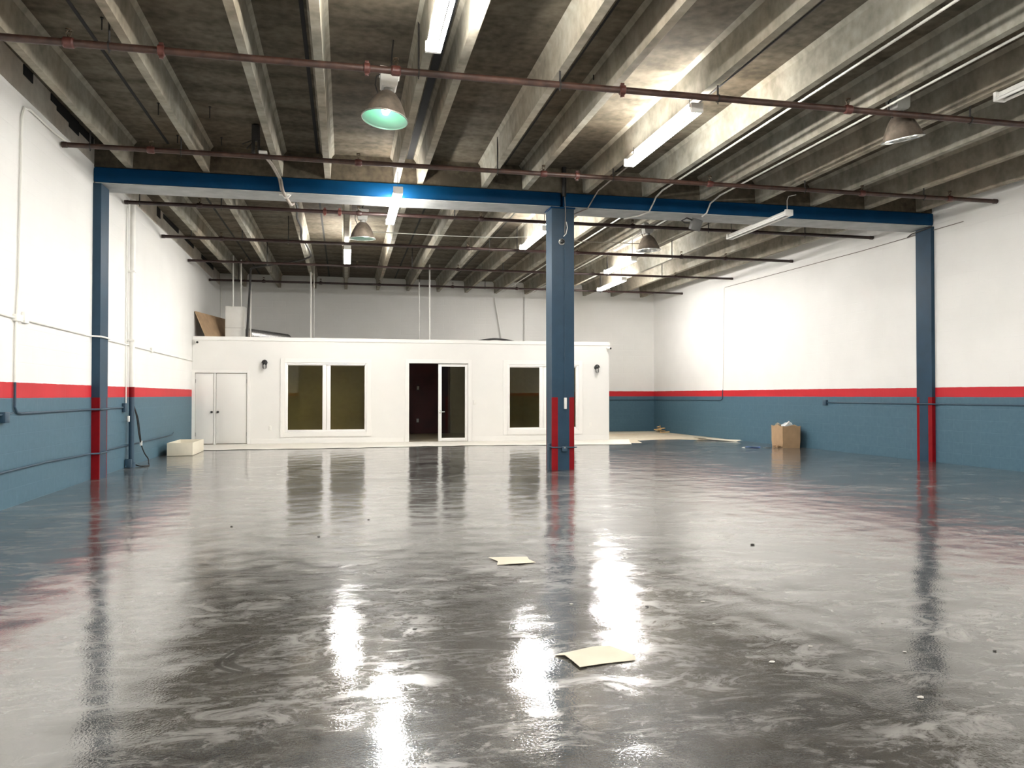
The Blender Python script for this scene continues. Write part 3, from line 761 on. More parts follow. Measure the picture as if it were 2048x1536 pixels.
# ---------------------------------------------------------------- high-bay bell lamps
def highbay(x, y, z, rot, bulb, hous, label, top, inside=None):
    t = thing('bell_lamp', label, 'ceiling lamp', (x, y, z), rot, group='bell lamps')
    outer = [(0.055, 0.30), (0.075, 0.295), (0.105, 0.265), (0.14, 0.22), (0.175, 0.155), (0.205, 0.085), (0.225, 0.02), (0.243, 0.0)]
    inner = [(0.238, 0.004), (0.219, 0.022), (0.199, 0.085), (0.169, 0.153), (0.134, 0.217), (0.10, 0.26), (0.06, 0.285), (0.002, 0.287)]
    shade = MB().lathe([(0.002, 0.302)] + outer, 40).build('shade', M['bronze'], t)
    MB().lathe(inner, 40).build('reflector', inside or M['mirror'], shade)['label'] = 'bright polished inside of the shade'
    MB().lathe([(0.243, 0.0), (0.249, 0.004), (0.249, -0.006), (0.240, -0.008), (0.238, 0.004)], 40).build('rim', M['mirror'], shade)
    MB().lathe([(0.001, 0.045), (0.03, 0.055), (0.05, 0.10), (0.048, 0.15), (0.03, 0.20), (0.022, 0.27), (0.001, 0.27)], 20).build('bulb', bulb, t)
    MB().tube([(0, 0, 0.295), (0, 0, 0.345)], 0.05, 18).build('neck', M['greymetal'], t)
    m = MB(); V = []
    for (w, zz) in ((0.07, 0.34), (0.085, 0.36), (0.10, 0.50), (0.11, 0.505), (0.11, 0.535), (0.08, 0.55)):
        V += [(-w, -w, zz), (w, -w, zz), (w, w, zz), (-w, w, zz)]
    F = [(0, 1, 2, 3), (20, 21, 22, 23)]
    for i in range(5):
        for k in range(4): F.append((i * 4 + k, i * 4 + (k + 1) % 4, (i + 1) * 4 + (k + 1) % 4, (i + 1) * 4 + k))
    m.add(V, F); m.build('ballast_housing', hous, t)
    MB().tube([(0, 0, 0.545), (0, 0, 0.60), (0.015, 0, 0.625), (0, 0, 0.65), (0, 0, top - z)], 0.009, 8).build('hook', M['rod'], t)
    MB().tube([(-0.09, 0, 0.50), (-0.135, 0, 0.46), (-0.14, 0, 0.36), (-0.10, 0, 0.27)], 0.007, 8).build('cord', M['rubber'], t)
    return t
highbay(0.41, 8.42, 4.20, (R(-5), R(6), 0), M['bulb_on'], M['whitemetal'], 'bell-shaped lamp glowing pale green, hanging behind the nearest sprinkler pipe', ZT, M['mint_glow'])
highbay(6.62, 8.27, 4.36, (R(5), R(-12), 0), M['bulb_off'], M['greymetal'], 'tilted unlit bell-shaped lamp at the right, near the unlit strip light', ZT)
highbay(0.32, 14.95, 4.20, (R(2), 0, 0), M['bulb_dim'], M['greymetal'], 'faintly green bell-shaped lamp beyond the left blue header beam', ZT, M['mint_glow'])
highbay(6.03, 14.95, 4.20, (R(0), R(-3), 0), M['bulb_off'], M['greymetal'], 'unlit bell-shaped lamp beyond the right blue header beam', ZT)

# ---------------------------------------------------------------- conduits on the roof
def cond(pts, r, mat, label, cat='conduit', n=8, name='conduit'):
    return solo(name, MB().tube(pts, r, n), mat, label, cat)
cond([(4.12, 10.8, 4.665), (4.13, 12.45, 4.67), (4.12, 12.66, 4.60), (4.02, 12.69, 4.42), (3.93, 12.95, 4.41), (3.84, 13.25, 4.40)], 0.011, M['browncable'],
     'thin conduit dropping over the right header beam just right of the middle column')
cond([(5.17, -2, 4.67), (5.17, 12.2, 4.67), (5.22, 12.6, 4.66), (5.22, 12.69, 4.60), (5.13, 12.695, 4.42), (5.05, 12.95, 4.41), (4.86, 13.2, 4.40)], 0.014, M['galv'],
     'white conduit along a roof rib bending over the right header beam, second from the column')
cond([(6.26, -2, 4.67), (6.26, 12.3, 4.67), (6.26, 12.66, 4.62), (6.20, 12.69, 4.45), (6.14, 12.75, 4.40)], 0.014, M['galv'],
     'white conduit along a roof rib bending down the right beam to a grey box')
t = thing('junction_box', 'small dark grey box tilted under the right blue beam at a conduit end', 'box', (6.12, 12.95, 4.30), (R(20), R(12), 0))
MB().box((-0.09, -0.06, -0.1), (0.09, 0.06, 0.1), 0.01).build('box', simple('dark_grey_metal', (0.10, 0.10, 0.095), 0.5), t)
MB().tube([(-0.09, 0, 0.06), (-0.2, 0, 0.07), (-0.27, 0.02, 0.0), (-0.2, 0.02, -0.02), (-0.12, 0, 0.0)], 0.014, 8).build('cord', M['rubber'], t)
cond([(4.10, -2, 4.715), (4.10, 8.4, 4.715)], 0.011, M['rod'], 'dark conduit on the roof rib leading to the lit strip light before the right beam')
cond([(5.2, 13.4, 4.68), (5.1, 25.5, 4.68)], 0.014, M['galv'], 'white conduit along a back roof rib just right of the middle column')
cond([(6.14, 13.4, 4.68), (6.12, 25.5, 4.68)], 0.016, M['galv'], 'white conduit along a back roof rib passing the unlit back bell lamp')
cond([(0.46, 15.0, 4.345), (2.0, 15.0, 4.33), (3.0, 15.0, 4.34), (3.80, 15.0, 4.40), (3.85, 15.0, 4.49)], 0.008, M['galv'], 'thin pale wire stretched across the back bay from the faint green lamp', 'wire')
cond([(3.87, 15.0, 4.49), (3.95, 15.0, 4.39), (4.6, 15.0, 4.33), (5.89, 15.0, 4.34)], 0.008, M['browncable'], 'thin wire stretched across the back bay right of the middle column', 'wire')

# cable bundle over the left header beam
m = MB()
for dx, dz in ((0, 0), (0.02, 0.012), (-0.015, 0.02)):
    m.cable([(-1.13 + dx, 11.3, 4.60 + dz), (-1.06 + dx, 11.9, 4.62 + dz), (-1.02 + dx, 12.45, 4.62 + dz), (-1.0 + dx, 12.66 - dz, 4.62), (-0.97 + dx, 12.68 - dz, 4.45)], 0.013, 8)
m.cable([(-0.99, 12.675, 4.63), (-0.955, 12.685, 4.45), (-0.93, 12.75, 4.40), (-0.90, 13.1, 4.395), (-0.88, 13.4, 4.41), (-0.87, 13.9, 4.55)], 0.026, 10)
solo('cable_bundle', m, M['browncable'], 'grey-brown cable bundle looping from the second pipe over the left header beam', 'cable')
solo('cable_clamp', MB().box((-1.02, 12.74, 4.405), (-0.86, 12.80, 4.432), 0.004).tube([(-0.96, 12.77, 4.40), (-0.93, 12.77, 4.36), (-0.88, 12.77, 4.37), (-0.84, 12.77, 4.42)], 0.012, 8), M['whitemetal'], 'white clamp holding the cable bundle under the left header beam', 'clamp')
solo('pipe_clip', MB().box((-1.17, 11.24, 4.59), (-1.06, 11.32, 4.63), 0.005), M['whitemetal'], 'small pale clip box on the second pipe where the cable bundle starts', 'clip')
m = MB().box((-1.30, 11.55, 4.86), (-1.19, 11.62, 5.09), 0.01)
m.box((-1.30, 11.55, 4.62), (-1.255, 11.6, 4.88), 0.01); m.box((-1.22, 11.55, 4.70), (-1.185, 11.6, 4.88), 0.01)
m.tube([(-1.30, 11.57, 4.86), (-1.42, 11.5, 4.78)], 0.008, 6); m.tube([(-1.28, 11.57, 4.84), (-1.36, 11.52, 4.73)], 0.008, 6); m.tube([(-1.19, 11.57, 4.76), (-1.13, 11.52, 4.68)], 0.008, 6)
solo('ceiling_bracket', m, M['rod'], 'black forked bracket hanging from the roof above the second pipe on the left', 'bracket')
solo('cable', MB().cable([(-0.87, 13.9, 4.60), (-0.84, 14.43, 4.63), (-0.89, 15.3, 4.62), (-0.86, 16.2, 4.60), (-0.92, 17.38, 4.63), (-0.86, 18.0, 4.64), (-0.80, 19.3, 4.62), (-0.93, 19.9, 4.63), (-1.2, 20.35, 4.63),
      (-1.9, 20.9, 4.60), (-2.38, 21.6, 4.62), (-2.47, 21.9, 4.55), (-2.50, 22.05, 4.2), (-2.54, 22.1, 3.6), (-2.57, 22.1, 3.0), (-2.58, 22.1, 2.78)], [0.022] * 9 + [0.03] * 7, 10), M['rubber'],
     'long black cable wandering along a back roof rib and dropping to the office roof', 'cable')

# ---------------------------------------------------------------- left wall fittings
def lw(y, off=0.02): return XL(y) + off
cond([(lw(11.6), 11.6, 4.66), (lw(11.0), 11.0, 4.62), (lw(10.15), 10.15, 4.62), (lw(10.0), 10.0, 4.58), (lw(9.93), 9.93, 4.45), (lw(9.85), 9.88, 2.6), (lw(9.83), 9.83, 2.15)], 0.014, M['whitepipe'],
     'white conduit bending off the upper left wall and running down near the left picture edge')
m = MB().tube([(lw(9.82), 9.82, 2.12), (lw(9.8), 9.8, 1.40)], 0.014, 8)
solo('conduit', m, M['whitepipe'], 'white conduit on the left wall dropping to the red stripe near the left picture edge', 'conduit')
solo('conduit', MB().tube([(lw(9.8), 9.8, 1.40), (lw(9.8), 9.8, 1.12), (lw(9.84), 9.86, 1.06), (lw(10), 9.98, 1.045), (lw(12.6, 0.02), 12.6, 1.045), (-3.555, 12.69, 1.045), (-3.555, 13.14, 1.045), (lw(13.25), 13.2, 1.045), (lw(14.5), 14.5, 1.045)], 0.014, 8), M['bluepipe'],
     'blue conduit along the left wall passing the red column foot at chest height', 'conduit')
t = thing('outlet_box', 'blue outlet box on the left wall at the left picture edge', 'outlet', (XL(9.5), 9.5, 0.98))
MB().box((0.001, -0.06, -0.03), (0.06, 0.06, 0.09), 0.008).build('box', M['bluepipe'], t)
MB().tube([(0.025, 0.06, 0.06), (0.025, 0.22, 0.075)], 0.012, 8).build('conduit', M['bluepipe'], t)
MB().tube([(0.025, -0.06, 0.06), (0.025, -0.6, 0.06)], 0.012, 8).build('conduit', M['bluepipe'], t)
t = thing('conduit', 'white conduit running level along the upper left wall, from the picture edge to the office', 'conduit', (XL(15), 15.0, 2.13))
def P_(y, z, off=0.02): return (XL(y) + off - XL(15), y - 15.0, z - 2.13)
MB().tube([P_(7, 2.13), P_(9.7, 2.13), P_(12.6, 2.13), (-3.555 - XL(15), -2.31, 0), (-3.555 - XL(15), -1.85, 0), P_(13.3, 2.13), P_(21.1, 2.13)], 0.013, 8).build('pipe', M['whitepipe'], t)
MB().box(P_(9.76, 2.09, 0.001), P_(9.95, 2.17, 0.05), 0.006).build('junction_box', M['whitepipe'], t)
MB().box(P_(10.02, 2.09, 0.001), P_(10.16, 2.22, 0.04), 0.006).build('junction_box', M['whitepipe'], t)
MB().box(P_(16.5, 2.09, 0.001), P_(16.62, 2.19, 0.04), 0.006).build('junction_box', M['whitepipe'], t)
cond([(lw(7), 7.0, 0.40), (lw(10.8), 10.8, 0.42), (lw(12.6), 12.6, 0.39), (-3.555, 12.69, 0.39), (-3.555, 13.15, 0.39), (lw(13.3), 13.25, 0.39), (lw(15), 15.0, 0.385), (lw(18.6), 18.6, 0.38), (lw(18.7), 18.75, 0.42)], 0.012, M['bluepipe'],
     'low blue pipe running along the bottom of the left wall behind the red column foot')
t = thing('downpipe', 'tall pipe on the left wall behind the blue column, painted white, red and blue', 'pipe', (XL(14.75) + 0.082, 14.75, 0))
MB().tube([(0, 0, 1.40), (0, 0, 4.68)], 0.045, 16).build('upper_pipe', M['whitepipe'], t)['label'] = 'white upper length'
MB().tube([(0, 0, 1.222), (0, 0, 1.40)], 0.0452, 16).build('stripe_section', M['red'], t)['label'] = 'red band'
MB().tube([(0, 0, 0.03), (0, 0, 1.222)], 0.045, 16).build('lower_pipe', M['bluepipe'], t)['label'] = 'dark blue lower length'
MB().lathe([(0.05, 0), (0.07, 0.0), (0.07, 0.09), (0.05, 0.1)], 18).build('foot', M['bluepipe'], t)
MB().box((-0.075, -0.13, 0.0), (0.03, -0.065, 0.15), 0.01).build('foot_box', M['bluepipe'], t)
for z in (2.2, 3.4):
    MB().box((-0.08, -0.055, z), (0.05, 0.055, z + 0.03), 0.004).build('strap', M['whitepipe'], t)
cond([(lw(14.62), 14.62, 1.1), (lw(14.62), 14.62, 4.5)], 0.010, M['whitepipe'], 'thin white conduit beside the tall downpipe on the left wall')
solo('outlet_box', MB().box((XL(14.5) + 0.001, 14.44, 0.97), (XL(14.5) + 0.06, 14.56, 1.12), 0.008), M['bluepipe'], 'blue outlet box on the left wall just before the tall downpipe', 'outlet')
m = MB().cable([(lw(14.8, 0.12), 14.76, 1.06), (lw(14.9, 0.12), 14.92, 0.9), (lw(15, 0.10), 15.12, 0.72), (lw(15, 0.1), 15.2, 0.55), (lw(15.3, 0.1), 15.38, 0.36), (lw(15.6, 0.12), 15.55, 0.19), (lw(15.7, 0.17), 15.62, 0.08),
               (-3.49, 15.36, 0.02), (-3.40, 15.0, 0.013), (-3.42, 14.84, 0.013), (-3.50, 14.80, 0.013), (-3.60, 14.90, 0.03)], 0.011, 8)
m.cable([(lw(14.8, 0.12), 14.78, 1.05), (lw(14.95, 0.13), 15.0, 0.85), (lw(15, 0.12), 15.15, 0.65), (lw(15.3, 0.11), 15.32, 0.42)], 0.008, 8)
solo('cable', m, M['rubber'], 'black cable hanging in a loop from the tall downpipe to the floor', 'cable')
solo('cable_tag', MB().box((lw(15.4, 0.085), 15.33, 0.34), (lw(15.4, 0.125), 15.37, 0.43), 0.006), M['whitemetal'], 'small white tag on the hanging black cable', 'tag')
solo('cable_tag', MB().box((lw(14.5, 0.07), 14.50, 0.80), (lw(14.5, 0.10), 14.56, 0.90), 0.006), M['whitemetal'], 'small white plug hanging beside the tall downpipe under the blue outlet box', 'plug')
# open cream box by the office corner
t = thing('plywood_box', 'low open cream box on the floor against the left wall by the office corner', 'box', (-3.34, 18.0, 0), (0, 0, R(1)))
w, d, h = 0.25, 0.72, 0.27
for nm, lo, hi in (('side_panel', (-w, -d, 0.006), (w, -d + 0.02, h)), ('side_panel', (-w, d - 0.02, 0.006), (w, d, h)), ('side_panel', (-w, -d + 0.02, 0.006), (-w + 0.02, d - 0.02, h)),
                   ('side_panel', (w - 0.02, -d + 0.02, 0.006), (w, d - 0.02, h)), ('base_panel', (-w + 0.02, -d + 0.02, 0.006), (w - 0.02, d - 0.02, 0.02))):
    MB().box(lo, hi, 0.002).build(nm, M['cream'], t)

# ---------------------------------------------------------------- right wall fittings
def rw(y, off=0.02): return XR(y) - off
cond([(rw(8), 8.0, 1.09), (rw(12.6), 12.6, 1.09), (10.745, 12.69, 1.09), (10.745, 13.15, 1.09), (rw(13.3), 13.25, 1.09), (rw(16), 16.0, 1.095)], 0.013, M['bluepipe'], 'blue conduit along the right wall crossing the red striped column foot')
solo('outlet_box', MB().box((XR(16.1) - 0.06, 16.0, 1.03), (XR(16.1) - 0.001, 16.13, 1.15), 0.008), M['bluepipe'], 'blue outlet box on the right wall at the end of the conduit', 'outlet')
cond([(rw(12.2, 0.015), 12.0, 4.37), (rw(14.8, 0.015), 14.8, 4.34), (rw(20.8, 0.015), 20.8, 4.37)], 0.007, M['browncable'], 'thin cable running along the top of the right wall behind the column', 'cable', name='cable')
cond([(rw(20.85, 0.015), 20.85, 4.36), (rw(20.9, 0.015), 20.9, 2.6), (rw(20.95, 0.015), 20.95, 1.42)], 0.009, M['whitepipe'], 'white conduit dropping down the far right wall to the red stripe')
cond([(rw(20.95, 0.015), 20.95, 1.42), (rw(20.97, 0.015), 20.97, 1.16), (rw(21.05, 0.015), 21.08, 1.11), (rw(24, 0.015), 24.4, 1.10), (rw(25.9, 0.02), 25.9, 1.10)], 0.011, M['bluepipe'], 'blue conduit bending along the far right wall towards the back corner')
cond([(XR(26) - 0.03, 25.975, 1.10), (7.4, 25.975, 1.10)], 0.011, M['bluepipe'], 'blue conduit along the back wall right of the office')
cond([(10.745, 12.69, 4.41), (10.745, 13.2, 4.38), (rw(13.4, 0.015), 13.4, 4.36)], 0.012, M['rod'], 'short dark conduit wrapping the top of the right wall column')

# carton of rubbish
t = thing('cardboard_carton', 'brown cardboard carton full of rubbish standing by the right wall', 'box', (10.42, 17.14, 0), (0, 0, R(-7)))
w, d, h = 0.205, 0.30, 0.53
def panel(a, b, tilt):
    a = Vector(a); b = Vector(b); n = 6
    m = MB(); V = []
    for j in range(4):
        for i in range(n + 1):
            u = i / n; p = a.lerp(b, u); v = j / 3
            c = p.copy(); outward = Vector((p.x, p.y, 0)); outward = outward * (0.05 * tilt * math.sin(v * math.pi) + (0.06 * v if j == 3 else 0))
            V.append((c.x + outward.x, c.y + outward.y, h * v * (1 - 0.03 * math.sin(u * 9) * (j == 3))))
    k = len(V)
    nn = (b - a).normalized(); off = Vector((-nn.y, nn.x, 0)) * 0.006
    V += [(x - off.x, y - off.y, z) for x, y, z in V[:k]]
    F = []
    for j in range(3):
        for i in range(n):
            q = j * (n + 1) + i
            F.append((q, q + 1, q + n + 2, q + n + 1)); F.append((k + q, k + q + n + 1, k + q + n + 2, k + q + 1))
    for i in range(n):
        q = 3 * (n + 1) + i; F.append((q, q + 1, k + q + 1, k + q))
    return m.add(V, F)
for a, b in (((-w, -d), (w, -d)), ((w, -d), (w, d)), ((w, d), (-w, d)), ((-w, d), (-w, -d))):
    panel((*a, 0), (*b, 0), 1.0).build('side_panel', M['card'], t)
MB().box((-w, -d, 0.002), (w, d, 0.01)).build('base_panel', M['card'], t)
m = MB().box((-0.23, -0.315, 0.0), (-0.21, -0.02, 0.09), 0.003, Matrix.Rotation(R(8), 4, 'Y'))
m.build('torn_flap', M['card'], t)
def crumple(c, r, sc, seed, n=9):
    rnd = random.Random(seed); m = MB()
    prof = []
    V = []; F = []
    for i in range(n + 1):
        th = math.pi * i / n
        for k in range(2 * n):
            ph = math.pi * k / n
            rr = r * (0.72 + 0.5 * rnd.random())
            V.append((c[0] + rr * sc[0] * math.sin(th) * math.cos(ph), c[1] + rr * sc[1] * math.sin(th) * math.sin(ph), c[2] + rr * sc[2] * math.cos(th)))
    for i in range(n):
        for k in range(2 * n):
            k2 = (k + 1) % (2 * n); F.append((i * 2 * n + k, i * 2 * n + k2, (i + 1) * 2 * n + k2, (i + 1) * 2 * n + k))
    return m.add(V, F)
cw = Matrix.Translation((10.42, 17.14, 0)) @ Matrix.Rotation(R(-7), 4, 'Z')
def at_carton(m):
    m.v = [tuple(cw @ Vector(v)) for v in m.v]; return m
solo('plastic_wrap', at_carton(crumple((0.03, -0.03, 0.50), 0.13, (1.0, 1.3, 0.75), 3)), M['plastic'], 'crumpled clear plastic film heaped in the cardboard carton', 'plastic', smooth=False)
solo('cardboard_tube', at_carton(MB().tube([(-0.16, -0.1, 0.42), (0.02, -0.17, 0.63)], 0.022, 12)), M['whitemetal'], 'white tube sticking up at a slant from the carton', 'tube')
solo('crumpled_paper', at_carton(crumple((-0.13, 0.16, 0.53), 0.06, (1, 1, 0.9), 5, 6)), M['paper'], 'crumpled white paper at the back edge of the carton', 'paper', smooth=False)
solo('crumpled_paper', at_carton(crumple((-0.30, -0.12, 0.045), 0.07, (0.8, 2.0, 0.5), 11, 7)), M['card'], 'torn brown cardboard scrap on the floor against the carton', 'cardboard', smooth=False)

def scrap(pts, z, mat, label, cat, name, curl=0.02, seed=1, group=None):
    rnd = random.Random(seed); n = len(pts)
    cx = sum(p[0] for p in pts) / n; cy = sum(p[1] for p in pts) / n
    V = [(cx, cy, z + 0.004)]
    for ring, f in ((1, 0.55), (2, 1.0)):
        for p in pts:
            V.append((cx + (p[0] - cx) * f, cy + (p[1] - cy) * f, z + 0.003 + (rnd.random() * curl if ring == 2 else rnd.random() * curl * 0.5)))
    F = [(0, 1 + i, 1 + (i + 1) % n) for i in range(n)] + [(1 + i, n + 1 + i, n + 1 + (i + 1) % n, 1 + (i + 1) % n) for i in range(n)]
    k = len(V)
    V += [(x, y, max(0.0005, zz - 0.002)) for x, y, zz in V]
    F += [tuple(k + i for i in reversed(f)) for f in F]
    F += [(n + 1 + i, n + 1 + (i + 1) % n, k + n + 1 + (i + 1) % n, k + n + 1 + i) for i in range(n)]
    return solo(name, MB().add(V, F), mat, label, cat, group=group)
scrap([(0.985, 3.655), (1.02, 3.675), (1.06, 3.68), (1.20, 3.71), (1.285, 3.715), (1.335, 3.61), (1.355, 3.53), (1.345, 3.505), (1.20, 3.49), (1.055, 3.455), (1.045, 3.54), (1.03, 3.62)], 0, M['paper'],
      'torn cream sheet of paper lying on the glossy floor nearest the camera', 'paper', 'paper_sheet', 0.012, 4)
scrap([(1.08, 5.93), (1.25, 5.92), (1.38, 5.90), (1.37, 5.80), (1.40, 5.70), (1.25, 5.66), (1.10, 5.68), (1.13, 5.8)], 0, M['paper'],
      'second cream sheet of paper farther out on the glossy floor', 'paper', 'paper_sheet', 0.012, 8)
scrap([(9.65, 20.65), (9.9, 20.75), (10.15, 20.45), (10.3, 20.1), (10.5, 19.75), (10.55, 19.55), (10.4, 19.55), (10.2, 19.85), (10.0, 20.1), (9.8, 20.35)], 0, M['cream'],
      'long curled cream paper scrap on the floor by the right wall beyond the carton', 'paper', 'paper_scrap', 0.07, 5)
m = MB()
rnd = random.Random(2)
for k in range(5):
    a = rnd.random() * 3; x = 10.25 + rnd.random() * 0.25; y = 24.6 + rnd.random() * 0.35
    t_ = solo('wood_offcut', MB().box((-0.16, -0.025, -0.018), (0.16, 0.025, 0.018), 0.003, Matrix.Translation((x, y, 0.025 + 0.042 * k)) @ Matrix.Rotation(a, 4, 'Z') @ Matrix.Rotation(R(4), 4, 'Y')), M['wood'],
         ['pale wood offcut at the bottom of the little pile in the far right corner', 'pale wood offcut second from the bottom of the far corner pile', 'pale wood offcut in the middle of the far corner pile',
          'pale wood offcut second from the top of the far corner pile', 'pale wood offcut on top of the far corner pile'][k], 'wood', group='wood offcuts in the far right corner')
solo('crumpled_paper', crumple((10.56, 25.35, 0.05), 0.09, (1.0, 1.6, 0.6), 21, 7), M['paper'], 'crumpled white paper beside the wood offcuts in the far right corner', 'paper', smooth=False)
solo('pale_stick', MB().tube([(10.56, 25.12, 0.003), (10.54, 25.14, 0.24)], 0.012, 6), M['wood'], 'short pale stick standing up from the far corner rubbish', 'stick')
scrap([(9.36, 17.18), (9.46, 17.25), (9.6, 17.2), (9.72, 17.1), (9.68, 17.02), (9.5, 17.08)], 0, M['blueplastic'], 'blue plastic scrap on the floor left of the carton', 'plastic', 'plastic_scrap', 0.03, 6)
scrap([(9.30, 17.22), (9.36, 17.26), (9.40, 17.20), (9.34, 17.16)], 0, M['plate'], 'tiny white scrap touching the blue plastic scrap left of the carton', 'paper', 'paper_scrap', 0.02, 9)
scrap([(9.82, 17.15), (9.95, 17.2), (10.02, 17.1), (9.9, 17.05)], 0, M['plastic'], 'clear plastic scrap on the floor between the blue scrap and the carton', 'plastic', 'plastic_scrap', 0.02, 12)

# loose chips on the floor
chips = [(3.34, 6.01, 0.022, 1, 'dark chip lying alone on the bright floor right of the middle column reflection'),
         (1.96, 3.35, 0.017, 0, 'pale chip on the floor right of the nearest paper sheet'),
         (2.27, 3.52, 0.013, 0, 'small pale chip right of and beyond the chip by the nearest paper'),
         (2.33, 2.83, 0.018, 0, 'largest pale chip near the bottom right of the floor'),
         (3.11, 3.27, 0.013, 1, 'dark chip on the floor at the right edge of the picture'),
         (2.67, 3.35, 0.012, 0, 'pale chip on the floor under the right column reflection'),
         (1.75, 4.38, 0.014, 1, 'dark chip on the floor beyond the nearest paper sheet'),
         (2.12, 4.41, 0.018, 0, 'flat pale chip beyond and right of the dark chip past the nearest paper'),
         (1.33, 4.53, 0.014, 0, 'grey chip between the two paper sheets'),
         (1.98, 3.98, 0.011, 0, 'small grey chip near the strip-light reflection right of the nearest paper'),
         (-1.05, 7.88, 0.018, 1, 'dark chip on the floor in front of the closet doors reflection'),
         (-0.22, 7.14, 0.018, 1, 'dark chip on the floor below the left window reflection'),
         (0.24, 8.01, 0.018, 1, 'dark chip on the floor left of the open doorway reflection'),
         (0.37, 4.22, 0.014, 1, 'dark chip in the dull patch at the middle of the near floor'),
         (2.89, 3.80, 0.010, 0, 'tiny pale chip near the foot of the right column reflection')]
for i, (x, y, r, dk, lab) in enumerate(chips):
    o = solo('floor_chip', crumple((x, y, r * 0.26), r * 0.75, (1.15, 0.8, 0.30), 50 + i, 5), M['darkstone'] if dk else M['stone'], lab, 'chip', group='loose chips on the floor', smooth=False)

# ---------------------------------------------------------------- on and above the office roof
ZRF = ZO - 0.02
t = thing('roof_cabinet', 'white upright box standing on the office roof at the left', 'box', (-2.91, 22.5, ZRF))
MB().box((-0.255, -0.2, 0.0), (0.255, 0.2, 0.36), 0.006).build('lower_box', M['whitemetal'], t)
MB().box((-0.255, -0.2, 0.362), (0.255, 0.2, 0.945), 0.006).build('upper_box', M['whitemetal'], t)
m = MB()
V = [(XL(21.4) + 0.01, 21.4, 3.42), (-3.33, 23.5, 3.42), (-3.03, 23.45, ZRF + 0.001), (XL(21.4) + 0.30, 21.35, ZRF + 0.001)]
V += [(x + 0.016, y, z + 0.004) for x, y, z in V]
m.add(V, [(0, 1, 2, 3), (7, 6, 5, 4), (0, 1, 5, 4), (1, 2, 6, 5), (2, 3, 7, 6), (3, 0, 4, 7)])
solo('plywood_board', m, M['plywood'], 'brown board leaning against the left wall on top of the office roof', 'board', smooth=False)
pts = []; rr = []
n = 60
for i in range(n + 1):
    u = i / n
    pts.append((-2.60 + 0.95 * u, 22.35 + 1.5 * u, ZRF + 0.185 - 0.02 * u)); rr.append(0.165 + (0.012 if i % 2 else -0.008) - 0.01 * u)
solo('flexible_duct', MB().tube(pts, rr, 18), M['foil'], 'silver ribbed flexible duct lying on the office roof beside the white box', 'duct')
pts = [(3.55 + 1.25 * i / 24, 21.7 + 0.02 * math.sin(i), ZRF + 0.03 + 0.09 * math.sin(math.pi * i / 24)) for i in range(25)]
solo('flexible_duct', MB().tube(pts, 0.03, 10), M['rubber'], 'black flexible hose arching over the edge of the office roof above the glass door', 'hose')
def riser(x, y, z0, z1, r, mat, label):
    cond([(x, y, z0), (x, y, z1)], r, mat, label, 'pipe', 10, 'riser_pipe')
riser(-2.99, 22.5, ZRF + 0.946, 5.08, 0.018, M['whitepipe'], 'white riser pipe rising from the roof cabinet, nearer its middle')
riser(-2.79, 22.55, ZRF + 0.946, 4.98, 0.018, M['whitepipe'], 'white riser pipe rising from the right side of the roof cabinet')
riser(-0.93, 22.5, ZRF, 5.05, 0.022, M['whitepipe'], 'thick white riser pipe on the office roof above the left window')
riser(-0.86, 22.9, ZRF, 5.0, 0.012, M['galv'], 'thin grey riser pipe just right of the riser above the left window')
riser(2.38, 22.5, ZRF, 5.02, 0.022, M['whitepipe'], 'bright white riser pipe on the office roof above the glass door')
riser(2.12, 22.9, ZRF, 4.55, 0.014, M['galv'], 'grey riser pipe left of the bright riser above the glass door')
riser(5.97, 25.96, ZRF, 4.60, 0.014, M['galv'], 'thin grey pipe on the back wall left of the middle column')
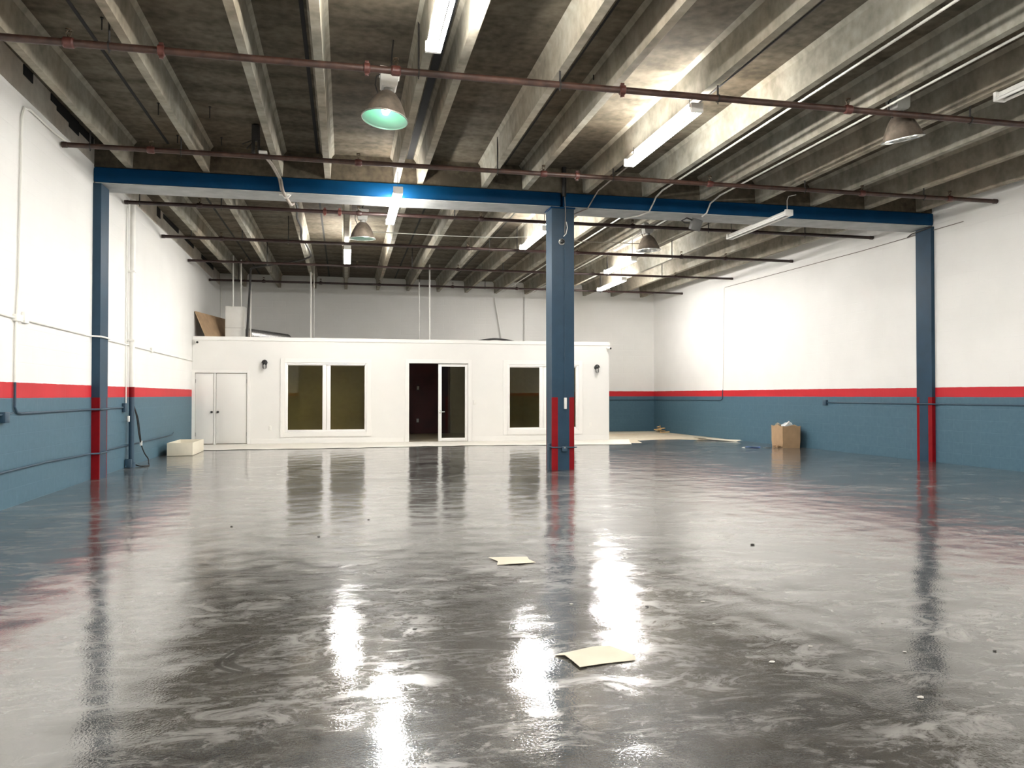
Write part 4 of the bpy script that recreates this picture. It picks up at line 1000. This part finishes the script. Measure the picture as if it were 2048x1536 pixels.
riser(XL(25.9) + 0.06, 25.93, ZRF, 4.65, 0.014, M['whitepipe'], 'white pipe in the back left corner above the office roof')
riser(-2.49, 22.15, ZRF, 4.5, 0.012, M['whitepipe'], 'thin white pipe beside the black cable over the office roof')
cond([(4.95, 25.97, 4.55), (4.98, 25.965, 4.3), (5.0, 25.96, 4.2), (5.21, 25.94, 3.0)], 0.022, M['drywall'], 'slanting white hose on the back wall above the right window', 'hose', 8, 'hose')

# ---------------------------------------------------------------- unseen rolling doors, added to keep the red stripe out of window reflections
for n, (a, b) in enumerate(((-2.6, 2.2), (4.4, 9.2))):
    d = thing('door_%d' % (n + 5), None, None, ((a + b) / 2, Y0, 0), kind='structure')
    w = (b - a) / 2; m = MB()
    for k in range(18):
        m.box((-w, 0.004, 0.02 + 0.2 * k), (w, 0.05, 0.02 + 0.2 * k + 0.19), 0.012)
    m.build('curtain', M['unseen_rolldoor'], d)
    for sx in (-1, 1): MB().box((sx * w - 0.06, 0.002, 0), (sx * w + 0.06, 0.09, 3.75), 0.006).build('guide_rail', M['greymetal'], d)
    MB().box((-w - 0.06, 0.002, 3.63), (w + 0.06, 0.35, 4.1), 0.02).build('hood', M['greymetal'], d)

# ---------------------------------------------------------------- short rods left in the roof slab
HOOKS = [(-2.43, 8.62, 0.13, 'short black rod in the roof slab just beyond the nearest pipe at the far left'),
         (-2.41, 11.0, 0.16, 'short black rod in the roof slab before the second pipe, leftmost of its row'),
         (-1.77, 11.0, 0.16, 'short black rod in the roof slab before the second pipe, between two ribs'),
         (-1.81, 12.29, 0.12, 'short black rod in the roof slab between the second pipe and the left beam'),
         (-2.43, 12.31, 0.12, 'short black rod in the roof slab above the left end of the left beam'),
         (2.88, 8.85, 0.10, 'short black rod in the roof slab beyond the nearest pipe near the middle')]
for k, (x, y, dz, lab) in enumerate(HOOKS):
    solo('ceiling_hook', MB().tube([(x, y, ZT - dz), (x, y, ZT - 0.012)], 0.007, 6).tube([(x, y, ZT - 0.013), (x, y, ZT - 0.001)], 0.018, 8), M['rod'], lab, 'hook', group='short black rods left in the roof slab')
